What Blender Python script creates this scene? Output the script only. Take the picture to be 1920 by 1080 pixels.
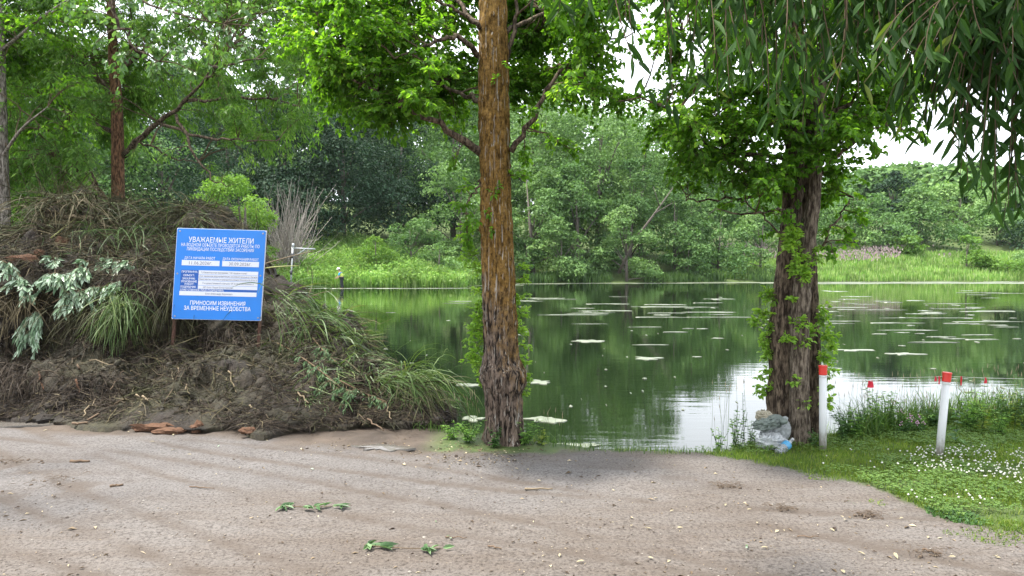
import bpy, bmesh, math, random
import numpy as np
from mathutils import Vector, Matrix

# ------------------------------------------------------------------ scene, camera, sky, sun
S = bpy.context.scene
for o in list(bpy.data.objects): bpy.data.objects.remove(o)
COL = S.collection
rng = np.random.default_rng(11)
random.seed(5)
R = math.radians

F = 1387.0            # focal length in pixels of the 1920 wide photograph
HOR = 497.0           # its horizon row
CAMZ = 1.6
PITCH = math.atan((540 - HOR) / F)
cam = bpy.data.cameras.new('camera'); camo = bpy.data.objects.new('camera', cam); COL.objects.link(camo)
cam.sensor_width = 36.0; cam.lens = 36.0 * F / 1920.0; cam.clip_start = 0.05; cam.clip_end = 3000
camo.location = (0, 0, CAMZ); camo.rotation_euler = (math.pi / 2 - PITCH, 0, 0)
S.camera = camo

SUN_EL, SUN_AZ = R(64), R(-80)      # azimuth clockwise from +Y
W = bpy.data.worlds.new('World'); S.world = W; W.use_nodes = True
nt = W.node_tree; nt.nodes.clear()
out = nt.nodes.new('ShaderNodeOutputWorld'); bg = nt.nodes.new('ShaderNodeBackground')
sky = nt.nodes.new('ShaderNodeTexSky'); sky.sky_type = 'NISHITA'; sky.sun_disc = False
sky.sun_elevation = SUN_EL; sky.sun_rotation = SUN_AZ; sky.dust_density = 2.5; sky.air_density = 1.0
tc = nt.nodes.new('ShaderNodeTexCoord'); mp = nt.nodes.new('ShaderNodeMapping'); mp.inputs['Scale'].default_value = (1, 1, 2.2)
ns = nt.nodes.new('ShaderNodeTexNoise'); ns.inputs['Scale'].default_value = 2.3; ns.inputs['Detail'].default_value = 7; ns.inputs['Roughness'].default_value = 0.58
cr = nt.nodes.new('ShaderNodeValToRGB'); cr.color_ramp.elements[0].position = 0.36; cr.color_ramp.elements[0].color = (.7, .7, .7, 1)
cr.color_ramp.elements[1].position = 0.6; cr.color_ramp.elements[1].color = (1, 1, 1, 1)
mx = nt.nodes.new('ShaderNodeMix'); mx.data_type = 'RGBA'; mx.inputs[7].default_value = (8.6, 9.0, 9.6, 1)
L = nt.links.new
L(tc.outputs['Generated'], mp.inputs[0]); L(mp.outputs[0], ns.inputs['Vector']); L(ns.outputs[0], cr.inputs[0])
L(cr.outputs[0], mx.inputs[0]); L(sky.outputs[0], mx.inputs[6]); L(mx.outputs[2], bg.inputs[0]); L(bg.outputs[0], out.inputs[0])
bg.inputs[1].default_value = 0.125

sl = bpy.data.lights.new('sun', 'SUN'); sl.energy = 4.3; sl.angle = R(6); sl.color = (1.0, .95, .86)
so = bpy.data.objects.new('sun', sl); COL.objects.link(so)
sd = Vector((math.sin(SUN_AZ) * math.cos(SUN_EL), math.cos(SUN_AZ) * math.cos(SUN_EL), math.sin(SUN_EL)))
so.rotation_euler = (-sd).to_track_quat('-Z', 'Y').to_euler(); so.location = (0, 0, 30)

S.view_settings.view_transform = 'Standard'; S.view_settings.look = 'None'; S.view_settings.gamma = 1
S.view_settings.use_curve_mapping = False; S.view_settings.exposure = 1.4
S.cycles.use_denoising = True; S.cycles.max_bounces = 7; S.cycles.diffuse_bounces = 3; S.cycles.transmission_bounces = 4
S.cycles.glossy_bounces = 3; S.cycles.transparent_max_bounces = 6; S.cycles.caustics_reflective = False; S.cycles.caustics_refractive = False
S.cycles.use_adaptive_sampling = True

# ------------------------------------------------------------------ helpers
cp, sp = math.cos(PITCH), math.sin(PITCH)
def at(px, py, Y):
    """photo pixel + distance -> world point"""
    a = (px - 960) / F; b = (540 - py) / F
    dy = cp + b * sp; dz = -sp + b * cp
    return np.array((a / dy * Y, Y, CAMZ + dz / dy * Y))
def gnd(px, py, z=0.0):
    a = (px - 960) / F; b = (540 - py) / F
    dy = cp + b * sp; dz = -sp + b * cp
    t = (z - CAMZ) / dz
    return np.array((a * t, dy * t, z))

def _hash(ix, iy, iz, seed):
    n = (ix * 374761393 + iy * 668265263 + iz * 2147483647 + seed * 974711) & 0xffffffff
    n = ((n ^ (n >> 13)) * 1274126177) & 0xffffffff
    n = n ^ (n >> 16)
    return (n & 0xffff) / 65535.0
def vnoise(x, y, z=0.0, seed=0):
    x = np.asarray(x, float); y = np.asarray(y, float); z = np.zeros_like(x) + z
    ix, iy, iz = np.floor(x).astype(np.int64), np.floor(y).astype(np.int64), np.floor(z).astype(np.int64)
    fx, fy, fz = x - ix, y - iy, z - iz
    fx, fy, fz = [f * f * (3 - 2 * f) for f in (fx, fy, fz)]
    r = 0
    for a in (0, 1):
        for b in (0, 1):
            for c in (0, 1):
                w = (fx if a else 1 - fx) * (fy if b else 1 - fy) * (fz if c else 1 - fz)
                r = r + w * _hash(ix + a, iy + b, iz + c, seed)
    return r * 2 - 1
def fbm(x, y, z=0.0, o=4, seed=0):
    r = 0; a = .5
    for i in range(o):
        r = r + a * vnoise(np.asarray(x) * 2 ** i, np.asarray(y) * 2 ** i, np.asarray(z) * 2 ** i, seed + i); a *= .5
    return r
def sstep(t):
    t = np.clip(t, 0, 1); return t * t * (3 - 2 * t)

class MB:
    """collects vertices and faces, then builds ONE mesh object"""
    def __init__(s): s.V = []; s.F = []; s.n = 0; s.A = []
    def add(s, V, Fc, mat=0, rnd=None):
        V = np.asarray(V, float).reshape(-1, 3); Fc = np.asarray(Fc, np.int64)
        s.V.append(V); s.F.append((Fc + s.n, mat)); s.n += len(V)
        s.A.append(np.zeros(len(V)) if rnd is None else np.broadcast_to(np.asarray(rnd, float), (len(V),)))
    def mesh(s, name, mats, smooth=False, attrs=None):
        me = bpy.data.meshes.new(name)
        V = np.concatenate(s.V); me.vertices.add(len(V)); me.vertices.foreach_set('co', V.ravel())
        loops = np.concatenate([f.ravel() for f, m in s.F]); me.loops.add(len(loops)); me.loops.foreach_set('vertex_index', loops.astype(np.int32))
        cnt = np.concatenate([np.full(len(f), f.shape[1]) for f, m in s.F])
        me.polygons.add(len(cnt)); st = np.concatenate(([0], np.cumsum(cnt)[:-1])); me.polygons.foreach_set('loop_start', st.astype(np.int32))
        for m in mats: me.materials.append(m)
        if len(mats) > 1:
            mi = np.concatenate([np.full(len(f), m) for f, m in s.F]); me.polygons.foreach_set('material_index', mi.astype(np.int32))
        me.polygons.foreach_set('use_smooth', np.full(len(cnt), bool(smooth)))
        at_ = me.attributes.new('rnd', 'FLOAT', 'POINT'); at_.data.foreach_set('value', np.concatenate(s.A).astype(np.float32))
        for k, v in (attrs or {}).items():
            a_ = me.attributes.new(k, 'FLOAT', 'POINT'); a_.data.foreach_set('value', np.asarray(v, np.float32))
        me.update(calc_edges=True); me.validate()
        return me
    def build(s, name, mats, parent=None, smooth=False, attrs=None):
        if not isinstance(mats, (list, tuple)): mats = [mats]
        o = bpy.data.objects.new(name, s.mesh(name, mats, smooth, attrs)); COL.objects.link(o)
        if parent: o.parent = parent; o.matrix_parent_inverse = Matrix.Translation(parent.location).inverted() if parent.parent is None and parent.rotation_euler[2] == 0 else Matrix()
        return o
    def box(s, c, size, mat=0, rot=None, rnd=0, bev=0.0):
        hx, hy, hz = [q / 2 for q in size]
        V = np.array([(x, y, z) for x in (-hx, hx) for y in (-hy, hy) for z in (-hz, hz)])
        if rot is not None: V = V @ np.array(rot).T
        s.add(V + np.array(c), [(0, 1, 3, 2), (4, 6, 7, 5), (0, 4, 5, 1), (2, 3, 7, 6), (0, 2, 6, 4), (1, 5, 7, 3)], mat, rnd)
    def tube(s, P, rad, k=8, mat=0, rnd=0, caps=True):
        P = np.asarray(P, float); n = len(P); rad = np.broadcast_to(np.asarray(rad, float), (n,))
        T = np.gradient(P, axis=0); T /= np.linalg.norm(T, axis=1)[:, None] + 1e-9
        ref = np.array((0, 0, 1.)) if abs(T[0, 2]) < .8 else np.array((1., 0, 0))
        V = np.zeros((n, k, 3)); th = np.arange(k) * 2 * math.pi / k
        u = np.cross(T[0], ref)
        for i in range(n):
            u = u - T[i] * np.dot(u, T[i]); u /= np.linalg.norm(u) + 1e-9
            w = np.cross(T[i], u)
            V[i] = P[i] + rad[i] * (np.cos(th)[:, None] * u + np.sin(th)[:, None] * w)
        i, j = np.meshgrid(np.arange(n - 1), np.arange(k), indexing='ij'); j2 = (j + 1) % k
        Fq = np.stack([i * k + j, i * k + j2, (i + 1) * k + j2, (i + 1) * k + j], -1).reshape(-1, 4)
        s.add(V.reshape(-1, 3), Fq, mat, rnd)
        if caps and k > 2:
            b = s.n - n * k
            s.F.append((np.array([[b + q for q in range(k)][::-1]]), mat)); s.F.append((np.array([[b + (n - 1) * k + q for q in range(k)]]), mat))
    def tubes3(s, P, rad, mat=0, rnd=None):
        """many thin 3-sided tubes at once; P (N,M,3), rad (N,M)"""
        N, M, _ = P.shape
        T = np.gradient(P, axis=1); T /= np.linalg.norm(T, axis=2, keepdims=True) + 1e-9
        ref = np.zeros_like(T); ref[..., 2] = 1; flat = np.abs(T[..., 2]) > .9; ref[flat] = (1, 0, 0)
        u = np.cross(T, ref); u /= np.linalg.norm(u, axis=2, keepdims=True) + 1e-9; w = np.cross(T, u)
        V = np.stack([P + rad[..., None] * (math.cos(a) * u + math.sin(a) * w) for a in (0, 2.094, 4.189)], 2)  # N,M,3,3
        n_, m_, k_ = np.meshgrid(np.arange(N), np.arange(M - 1), np.arange(3), indexing='ij'); k2 = (k_ + 1) % 3
        b = n_ * M * 3
        Fq = np.stack([b + m_ * 3 + k_, b + m_ * 3 + k2, b + (m_ + 1) * 3 + k2, b + (m_ + 1) * 3 + k_], -1).reshape(-1, 4)
        s.add(V.reshape(-1, 3), Fq, mat, None if rnd is None else np.repeat(rnd, M * 3))
    def ribbons(s, P, wid, side, mat=0, rnd=None):
        """flat tapering strips; P (N,M,3), wid (N,M), side (N,3)"""
        N, M, _ = P.shape
        sv = side[:, None, :] * wid[..., None]
        V = np.stack([P - sv, P + sv], 2)
        n_, m_ = np.meshgrid(np.arange(N), np.arange(M - 1), indexing='ij'); b = n_ * M * 2 + m_ * 2
        Fq = np.stack([b, b + 1, b + 3, b + 2], -1).reshape(-1, 4)
        s.add(V.reshape(-1, 3), Fq, mat, None if rnd is None else np.repeat(rnd, M * 2))
    def leaves(s, P, D, Nn, Ln, Wd, fold=.25, droop=.15, mat=0, rnd=None, simple=False):
        P, D, Nn = [np.asarray(q, float) for q in (P, D, Nn)]; N = len(P)
        if N == 0: return
        Ln = np.broadcast_to(Ln, (N,))[:, None]; Wd = np.broadcast_to(Wd, (N,))[:, None]
        D = D / (np.linalg.norm(D, axis=1)[:, None] + 1e-9)
        Sd = np.cross(D, Nn); Sd /= np.linalg.norm(Sd, axis=1)[:, None] + 1e-9
        U = np.cross(Sd, D)
        if simple:
            V = np.stack([P, P + D * Ln * .45 + Sd * Wd * .5 + U * Wd * fold, P + D * Ln - U * Ln * droop, P + D * Ln * .45 - Sd * Wd * .5 + U * Wd * fold], 1)
            b = np.arange(N)[:, None] * 4
            s.add(V.reshape(-1, 3), b + np.array([0, 1, 2, 3]), mat, None if rnd is None else np.repeat(rnd, 4)); return
        V = np.stack([P, P + D * Ln * .28 + Sd * Wd * .46 + U * Wd * fold * .8, P + D * Ln * .62 + Sd * Wd * .40 + U * (Wd * fold - Ln * droop * .4),
                      P + D * Ln - U * Ln * droop, P + D * Ln * .62 - Sd * Wd * .40 + U * (Wd * fold - Ln * droop * .4), P + D * Ln * .28 - Sd * Wd * .46 + U * Wd * fold * .8], 1)
        b = np.arange(N)[:, None] * 6
        s.add(V.reshape(-1, 3), np.concatenate([b + np.array([0, 1, 2, 3]), b + np.array([0, 3, 4, 5])]), mat, None if rnd is None else np.repeat(rnd, 6))

def tag(o, label=None, cat=None, group=None, kind=None):
    if label: o['label'] = label
    if cat: o['category'] = cat
    if group: o['group'] = group
    if kind: o['kind'] = kind
    return o
def thing(name, label, cat, loc=(0, 0, 0), group=None):
    o = bpy.data.objects.new(name, None); COL.objects.link(o); o.location = loc; o.empty_display_size = .1
    return tag(o, label, cat, group)
def rand_unit(n):
    v = rng.normal(size=(n, 3)); return v / np.linalg.norm(v, axis=1)[:, None]
def norm(v): v = np.asarray(v, float); return v / (np.linalg.norm(v, axis=-1, keepdims=True) + 1e-9)

# ------------------------------------------------------------------ materials
class NT:
    def __init__(s, name):
        s.m = bpy.data.materials.new(name); s.m.use_nodes = True; s.t = s.m.node_tree; s.t.nodes.clear()
        s.out = s.n('ShaderNodeOutputMaterial')
    def n(s, ty, **kw):
        nd = s.t.nodes.new(ty)
        for k, v in kw.items():
            if k in nd.inputs: nd.inputs[k].default_value = v
            else: setattr(nd, k, v)
        return nd
    def l(s, a, b): s.t.links.new(a, b)
    def obj(s, scale=(1, 1, 1)):
        t = s.n('ShaderNodeTexCoord'); m = s.n('ShaderNodeMapping'); m.inputs['Scale'].default_value = scale; s.l(t.outputs['Object'], m.inputs[0]); return m.outputs[0]
    def noise(s, vec, scale, detail=5, rough=.6):
        n = s.n('ShaderNodeTexNoise', Scale=scale, Detail=detail, Roughness=rough); s.l(vec, n.inputs['Vector']); return n.outputs[0]
    def ramp(s, fac, stops):
        r = s.n('ShaderNodeValToRGB'); e = r.color_ramp.elements
        while len(e) < len(stops): e.new(.5)
        for q, (p, c) in zip(e, stops): q.position = p; q.color = tuple(c) + (1,) if len(c) == 3 else c
        s.l(fac, r.inputs[0]); return r.outputs[0]
    def mix(s, fac, a, b, mode='MIX'):
        m = s.n('ShaderNodeMix', data_type='RGBA', blend_type=mode)
        for q, i in ((fac, 0), (a, 6), (b, 7)):
            if isinstance(q, (int, float)): m.inputs[i].default_value = q
            elif isinstance(q, tuple): m.inputs[i].default_value = q + (1,) if len(q) == 3 else q
            else: s.l(q, m.inputs[i])
        return m.outputs[2]
    def attr(s, name): return s.n('ShaderNodeAttribute', attribute_name=name).outputs['Fac']
    def math(s, op, a, b=0.0):
        m = s.n('ShaderNodeMath', operation=op)
        for q, i in ((a, 0), (b, 1)):
            if isinstance(q, (int, float)): m.inputs[i].default_value = q
            else: s.l(q, m.inputs[i])
        return m.outputs[0]
    def bump(s, h, strength=.5, dist=.02):
        b = s.n('ShaderNodeBump', Strength=strength, Distance=dist); s.l(h, b.inputs['Height']); return b.outputs[0]
    def pbr(s, col, rough=.6, spec=.5, normal=None, **kw):
        p = s.n('ShaderNodeBsdfPrincipled')
        if isinstance(col, tuple): p.inputs['Base Color'].default_value = col + (1,)
        else: s.l(col, p.inputs['Base Color'])
        if isinstance(rough, (int, float)): p.inputs['Roughness'].default_value = rough
        else: s.l(rough, p.inputs['Roughness'])
        p.inputs['Specular IOR Level'].default_value = spec
        for k, v in kw.items(): p.inputs[k.replace('_', ' ')].default_value = v
        if normal: s.l(normal, p.inputs['Normal'])
        s.p = p; return p.outputs[0]
    def done(s, sh): s.l(sh, s.out.inputs[0]); return s.m

def leaf_mat(name, stops, trans=.4, tcol=(1.5, 1.45, .6), rough=.5, spec=.35, clump=0.0, cscale=1.0):
    m = NT(name); r = m.attr('rnd'); col = m.ramp(r, stops)
    if clump:
        nz = m.noise(m.obj(), cscale, 3); v = m.ramp(nz, [(.3, (1 - clump,) * 3), (.7, (1 + clump * .8,) * 3)]); col = m.mix(1.0, col, v, 'MULTIPLY')
    a = m.pbr(col, rough, spec)
    t = m.n('ShaderNodeBsdfTranslucent'); tc_ = m.mix(1.0, col, tcol, 'MULTIPLY'); m.l(tc_, t.inputs[0])
    x = m.n('ShaderNodeMixShader'); x.inputs[0].default_value = trans; m.l(a, x.inputs[1]); m.l(t.outputs[0], x.inputs[2])
    return m.done(x.outputs[0])
def flat_mat(name, col, rough=.6, spec=.4, var=.15, scale=8.0, bump=0.0, **kw):
    m = NT(name); v = m.obj(); nz = m.noise(v, scale)
    c = m.mix(nz, tuple(q * (1 - var) for q in col), tuple(min(1, q * (1 + var)) for q in col))
    nb = m.bump(m.noise(v, scale * 4), bump, .01) if bump else None
    return m.done(m.pbr(c, rough, spec, nb, **kw))
def rnd_mat(name, stops, rough=.7, spec=.3, trans=0.0):
    if trans: return leaf_mat(name, stops, trans, rough=rough, spec=spec)
    m = NT(name); return m.done(m.pbr(m.ramp(m.attr('rnd'), stops), rough, spec))

# ------------------------------------------------------------------ terrain and pond
WZ = -0.40
POND = np.array([(-0.5, 7.75), (-2.2, 9.6), (-5, 17), (-9, 29), (-13.5, 42), (-19, 58), (-20, 64), (-12, 64.3), (-4.4, 64.5), (-3.6, 70), (0, 79), (10, 82),
                 (25, 86), (50, 89), (62, 90), (120, 92), (150, 60), (150, 20), (60, 13), (20, 10), (8, 8.9), (5, 8.4), (3.6, 7.8), (2.4, 7.15), (1.7, 6.9), (0.9, 7.0), (0.3, 7.35)])
def pond_dist(x, y):
    """signed distance to the waterline, positive on land"""
    x = np.asarray(x, float); y = np.asarray(y, float)
    best = np.full(x.shape, 1e9); inside = np.zeros(x.shape, bool)
    for (ax, ay), (bx, by) in zip(POND, np.roll(POND, -1, axis=0)):
        ex, ey = bx - ax, by - ay
        t = np.clip(((x - ax) * ex + (y - ay) * ey) / (ex * ex + ey * ey), 0, 1)
        best = np.minimum(best, np.hypot(x - ax - t * ex, y - ay - t * ey))
        c = ((ay > y) != (by > y)) & (x < (bx - ax) * (y - ay) / ((by - ay) if by != ay else 1e-9) + ax)
        inside ^= c
    return np.where(inside, -best, best)
def terrain(x, y):
    x = np.asarray(x, float); y = np.asarray(y, float)
    d = pond_dist(x, y) + np.where(y < 20, .10, .5) * fbm(x * np.where(y < 20, 1.6, .25), y * np.where(y < 20, 1.6, .25), seed=3)
    near = WZ + .4 * sstep(d / .6)
    k = np.where(x < 2, .34, .20)
    far = WZ + np.where(d < 1, .12 * d, .12 + k * 11 * (1 - np.exp(-(np.maximum(d, 1) - 1) / 11)) + .16 * np.clip(d - 9, 0, 70))
    w = sstep((y - 45) / 14)
    land = near * (1 - w) + far * w
    land = land + np.where((y < 45) & (y > 10), .03 * np.clip(d - 2, 0, 30), 0)
    basin = WZ - np.minimum(1.3, .5 * -d)
    h = np.where(d > 0, land, basin)
    near_w = sstep((12 - y) / 3) * sstep(d / 1.0)
    h = h + near_w * (.018 * fbm(x * .8, y * .8, seed=8) + .010 * fbm(x * 4, y * 4, seed=9) + .006 * fbm(x * 14, y * 14, seed=12))
    return h
def zt(x, y): return float(terrain(np.array([x]), np.array([y]))[0])

def lines(lo, hi, a, b, step, g=1.12):
    core = np.arange(a, b + 1e-6, step); L_ = []; s = step; v = a
    while v > lo: s *= g; v -= s; L_.append(v)
    R_ = []; s = step; v = core[-1]
    while v < hi: s *= g; v += s; R_.append(v)
    return np.array(L_[::-1] + list(core) + R_)
gx = lines(-420, 420, -5.2, 5.6, .045, 1.1); gy = lines(-60, 520, 3.3, 9.0, .045, 1.045)
GX, GY = np.meshgrid(gx, gy, indexing='xy')
GZ = terrain(GX, GY)
# what the surface is made of, by place: verge grass, damp mud by the heap, worn paving
VERGE = [gnd(*p) for p in ((1300, 847), (1345, 856), (1430, 872), (1530, 889), (1625, 908), (1680, 930), (1755, 965), (1840, 988), (1960, 1010), (2300, 1060))]
def verge_edge(x):
    return np.interp(x, [p[0] for p in VERGE], [p[1] for p in VERGE], left=6.32, right=VERGE[-1][1])
wob = .16 * fbm(GX * 2.2, GY * 2.2, seed=21)
def verge_mask(x, y):
    wob = .22 * fbm(x * 2.2, y * 2.2, seed=21) + .10 * fbm(x * 9, y * 9, seed=22)
    return sstep((y - verge_edge(x) + wob + .05) / .16)
grass = np.where(GY < 14, verge_mask(GX, GY), 1.0) 
leftside = sstep((-0.55 - GX) / .3) * sstep((9.3 - GY) / 1)          # no lawn under the heap
grass = grass * (1 - leftside * (GX > -9))
def mud_mask(x, y):
    foot = np.interp(x, [-9, -5, -3, -1.8, -1.2, -.3, .4, 1.2], [7.5, 7.35, 6.95, 6.75, 6.55, 6.45, 6.7, 7.2])
    strip = .75 * sstep((y - np.interp(x, [-1, .2, 1.2, 2.2, 3], [6.0, 5.95, 6.05, 6.1, 6.3]) + .5 * fbm(x * 2.6, y * 2.6, seed=33)) / .45) * sstep((x + 1.2) / .6) * sstep((3.0 - x) / .8) * (y < 8)
    return np.maximum(strip, 0) * .8 + (1 - .8 * strip) * sstep((y - foot + .30 + .35 * fbm(x * 2.0, y * 2.0, seed=31)) / .35) * sstep((1.2 - x) / .8) * (y < 16)
mud = mud_mask(GX, GY)
def track(x, y, pa, pb, w, bend=0.0):
    a, b = gnd(*pa), gnd(*pb); d = b - a; L_ = math.hypot(d[0], d[1]); t = ((x - a[0]) * d[0] + (y - a[1]) * d[1]) / L_; s_ = ((x - a[0]) * -d[1] + (y - a[1]) * d[0]) / L_ + bend * t * (L_ - t)
    return np.exp(-(s_ / w) ** 4) * (.75 + .5 * fbm(x * 9, y * 9, seed=48)) * sstep((.55 + fbm(x * 1.1, y * 1.1, seed=47)) / .6)
TR = 0
for pa, pb, w, bd in (((-200, 820), (430, 1090), .055, .02), ((-60, 812), (640, 1085), .055, .02), ((60, 806), (900, 1010), .05, .03), ((-300, 900), (240, 1100), .055, .02), ((300, 830), (1150, 935), .05, .03), ((900, 960), (1500, 1090), .055, -.02), ((1000, 905), (1800, 1060), .055, -.03)):
    TR = TR + track(GX, GY, pa, pb, w, bd)
for px_, py_, w_, a_ in ((30, 872, .55, .9), (110, 905, .45, .8), (60, 930, .5, .6), (1362, 912, .16, .8), (1470, 955, .22, .8), (1300, 890, .35, .5), (1640, 1012, .3, .7), (1600, 965, .2, .7), (1740, 1045, .3, .6), (1150, 880, .5, .5), (640, 930, .5, .35), (900, 905, .5, .4)):
    g_ = gnd(px_, py_); TR = TR + a_ * np.exp(-(((GX - g_[0]) / w_) ** 2 + ((GY - g_[1]) / (w_ * .55)) ** 2)) * sstep((fbm(GX * 3.2, GY * 6, seed=49) + .1) / .25)
TR = np.clip(TR, 0, 1) * (GY < 8) * (GY > 2); GZ = GZ - .007 * TR
pave = sstep((2.0 - GX + 1.2 * fbm(GX * .9, GY * .9, seed=41)) / 1.6) * sstep((GY - 4.3 + 1.3 * fbm(GX * .6, GY * .6, seed=43)) / .9) * (GY < 8)
GZ = GZ + np.where((GY < 9) & (grass < .5) & (pond_dist(GX, GY) > .5), .022 * mud * fbm(GX * 7, GY * 7, seed=51), 0)
ny, nx = GX.shape
b_ = MB(); ii, jj = np.meshgrid(np.arange(ny - 1), np.arange(nx - 1), indexing='ij'); q = ii * nx + jj
b_.add(np.stack([GX, GY, GZ], -1).reshape(-1, 3), np.stack([q, q + 1, q + nx + 1, q + nx], -1).reshape(-1, 4))

m = NT('packed_earth'); v = m.obj()
n1 = m.noise(v, .55, 6, .6); n2 = m.noise(v, 2.6, 6, .65); n3 = m.noise(v, 55, 4, .7); n4 = m.noise(v, 190, 2, .6); n6 = m.noise(v, 22, 5, .75)
n5 = m.noise(m.obj((.35, 2.2, 1)), 2.4, 5, .65)
sand = m.ramp(n1, [(.3, (0.0872, 0.0714, 0.0601)), (.5, (0.1147, 0.1009, 0.0920)), (.72, (0.1369, 0.1277, 0.1229))])
sand = m.mix(m.ramp(n5, [(.45, (0, 0, 0)), (.62, (.4, .4, .4))]), sand, (.085, .066, .052))
pv = m.ramp(n2, [(.3, (0.1002, 0.0921, 0.0896)), (.7, (0.1344, 0.1275, 0.1259))])
base = m.mix(m.math('MULTIPLY', m.attr('pave'), .85), sand, pv)
grit = m.ramp(n3, [(.34, (.35, .32, .3)), (.5, (1, 1, 1)), (.70, (1.3, 1.28, 1.25))]); base = m.mix(.9, base, grit, 'MULTIPLY')
grit3 = m.ramp(n6, [(.34, (.5, .46, .42)), (.47, (1, 1, 1)), (.7, (1.12, 1.12, 1.12))]); base = m.mix(.5, base, grit3, 'MULTIPLY')
grit2 = m.ramp(n4, [(.28, (.5, .48, .46)), (.42, (1, 1, 1)), (.75, (1.25, 1.22, 1.2))]); base = m.mix(.7, base, grit2, 'MULTIPLY')
base = m.mix(m.math('MULTIPLY', m.attr('track'), .75), base, (.075, .058, .046))
mudc = m.ramp(n2, [(.3, (.045, .034, .026)), (.7, (.105, .08, .062))])
base = m.mix(m.attr('mud'), base, mudc)
gc = m.ramp(m.noise(v, 5, 5), [(.3, (.035, .06, .018)), (.6, (.075, .105, .03)), (.8, (.12, .115, .05))])
base = m.mix(m.attr('grass'), base, gc)
rg = m.math('SUBTRACT', .93, m.math('MULTIPLY', m.attr('mud'), .28))
nb = m.bump(m.math('ADD', m.math('MULTIPLY', n3, .7), m.math('ADD', n4, m.math('MULTIPLY', n2, .4))), .55, .012)
EARTH = m.done(m.pbr(base, rg, .25, nb))
ground = b_.build('ground', EARTH, smooth=True, attrs={'grass': grass.ravel(), 'mud': mud.ravel(), 'pave': pave.ravel(), 'track': TR.ravel()})
tag(ground, kind='structure')

m = NT('pond_water'); v1 = m.obj((.55, 2.4, 1)); v2 = m.obj((1, 1, 1))
w1 = m.noise(v1, 2.2, 3, .5); w2 = m.noise(v2, .12, 3, .5); w3 = m.noise(m.obj((.25, 1.1, 1)), 1.1, 2, .5)
amp = m.ramp(w2, [(.35, (.25, .25, .25)), (.65, (1, 1, 1))])
hh = m.math('MULTIPLY', m.math('ADD', w1, m.math('MULTIPLY', w3, 1.5)), amp)
bp = m.bump(hh, .30, .009)
WATER = m.done(m.pbr((.005, .009, .004), .03, .5, bp, IOR=1.33))
wb = MB(); wx = lines(-40, 170, -2, 8, .8, 1.25); wy = lines(6, 110, 7, 12, .5, 1.25)
WX, WY = np.meshgrid(wx, wy); nyw, nxw = WX.shape; ii, jj = np.meshgrid(np.arange(nyw - 1), np.arange(nxw - 1), indexing='ij'); q = ii * nxw + jj
pd = pond_dist(WX, WY)
fq = np.stack([q, q + 1, q + nxw + 1, q + nxw], -1).reshape(-1, 4)
wb.add(np.stack([WX, WY, np.full_like(WX, WZ)], -1).reshape(-1, 3), fq)
water = wb.build('pond_water', WATER, smooth=True); tag(water, kind='structure')

# pale floating scum: irregular flat pads on the water
m = NT('floating_scum'); v = m.obj()
SCUM = m.done(m.pbr(m.ramp(m.noise(v, 6, 5), [(.3, (0.0765, 0.0978, 0.0510)), (.55, (0.1445, 0.1615, 0.1105)), (.75, (0.2210, 0.2295, 0.1785))]), .42, .5, m.bump(m.noise(v, 30), .6, .01)))
def pad(mb, x, y, rx, ry, seed, z=WZ + .006, n=26):
    th = np.arange(n) * 2 * math.pi / n
    r = 1 + 1.25 * fbm(np.cos(th) * 2.3 + seed * 7.1, np.sin(th) * 1.6 + seed * 3.3, seed=60, o=4)
    X = x + rx * r * np.cos(th); Y = y + ry * r * np.sin(th)
    top = np.stack([X, Y, np.full(n, z + .004)], 1); bot = np.stack([X * 1.0 + (X - x) * .03, Y + (Y - y) * .03, np.full(n, z - .012)], 1)
    V = np.concatenate([top, bot, [(x, y, z + .010)]])
    i = np.arange(n); j = (i + 1) % n
    mb.add(V, np.stack([i, j, np.full(n, 2 * n)], 1)); mb.F.append((np.stack([i + mb.n - 2 * n - 1, i + mb.n - n - 1, j + mb.n - n - 1, j + mb.n - 2 * n - 1], 1), 0))
BIG = [((1110, 640), 24, 2.2, 'pale narrow scum streak floating on the open pond right of the middle tree'),
       ((1215, 672), 26, 2.4, 'pale scum streak floating below and right of a similar streak mid pond'),
       ((1010, 717), 24, 3, 'small pale scum pad floating just right of the middle trunk, halfway down'),
       ((1020, 787), 36, 6, 'wide white scum mat floating by the bank right of the middle trunk'),
       ((885, 786), 28, 5, 'white scum mat floating between the weed heap and the middle trunk'),
       ((882, 722), 18, 2, 'thin white scum streak floating left of the middle trunk'),
       ((1085, 836), 40, 3.5, 'pale scum strip lying along the near bank right of the middle trunk'),
       ((1690, 664), 34, 2.2, 'long pale scum streak floating right of the double trunk'),
       ((1600, 657), 30, 1.6, 'thin pale scum streak floating close to the right of the double trunk')]
for i, ((px, py), rw, rh, lab) in enumerate(BIG):
    p = gnd(px, py, WZ); k = p[1] / F; mb = MB(); ry = rh * k * p[1] / 2.0
    pad(mb, p[0], p[1], rw * k, min(ry, .6 + .02 * p[1]), i); tag(mb.build('scum_mat', SCUM), lab, 'scum mat', 'scum mats floating on the pond')
mb = MB()
k = 0
def streak(px, py, rw, rh):
    global k
    p = gnd(px, py, WZ); s = p[1] / F; k += 1
    if pond_dist(np.array([p[0]]), np.array([p[1]]))[0] < -1: pad(mb, p[0], p[1], rw * s, max(.05, rh * s * p[1] / 2), k, WZ + .003 + (k % 7) * .0012, 18)
for _ in range(80):                                   # loose streaks over the far half
    px = rng.uniform(940, 2050); py = 545 + 95 * rng.random() ** 1.5 + (10 if px < 1400 else 0)
    streak(px, py, rng.gamma(2, 7.0), rng.uniform(.15, .55))
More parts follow.
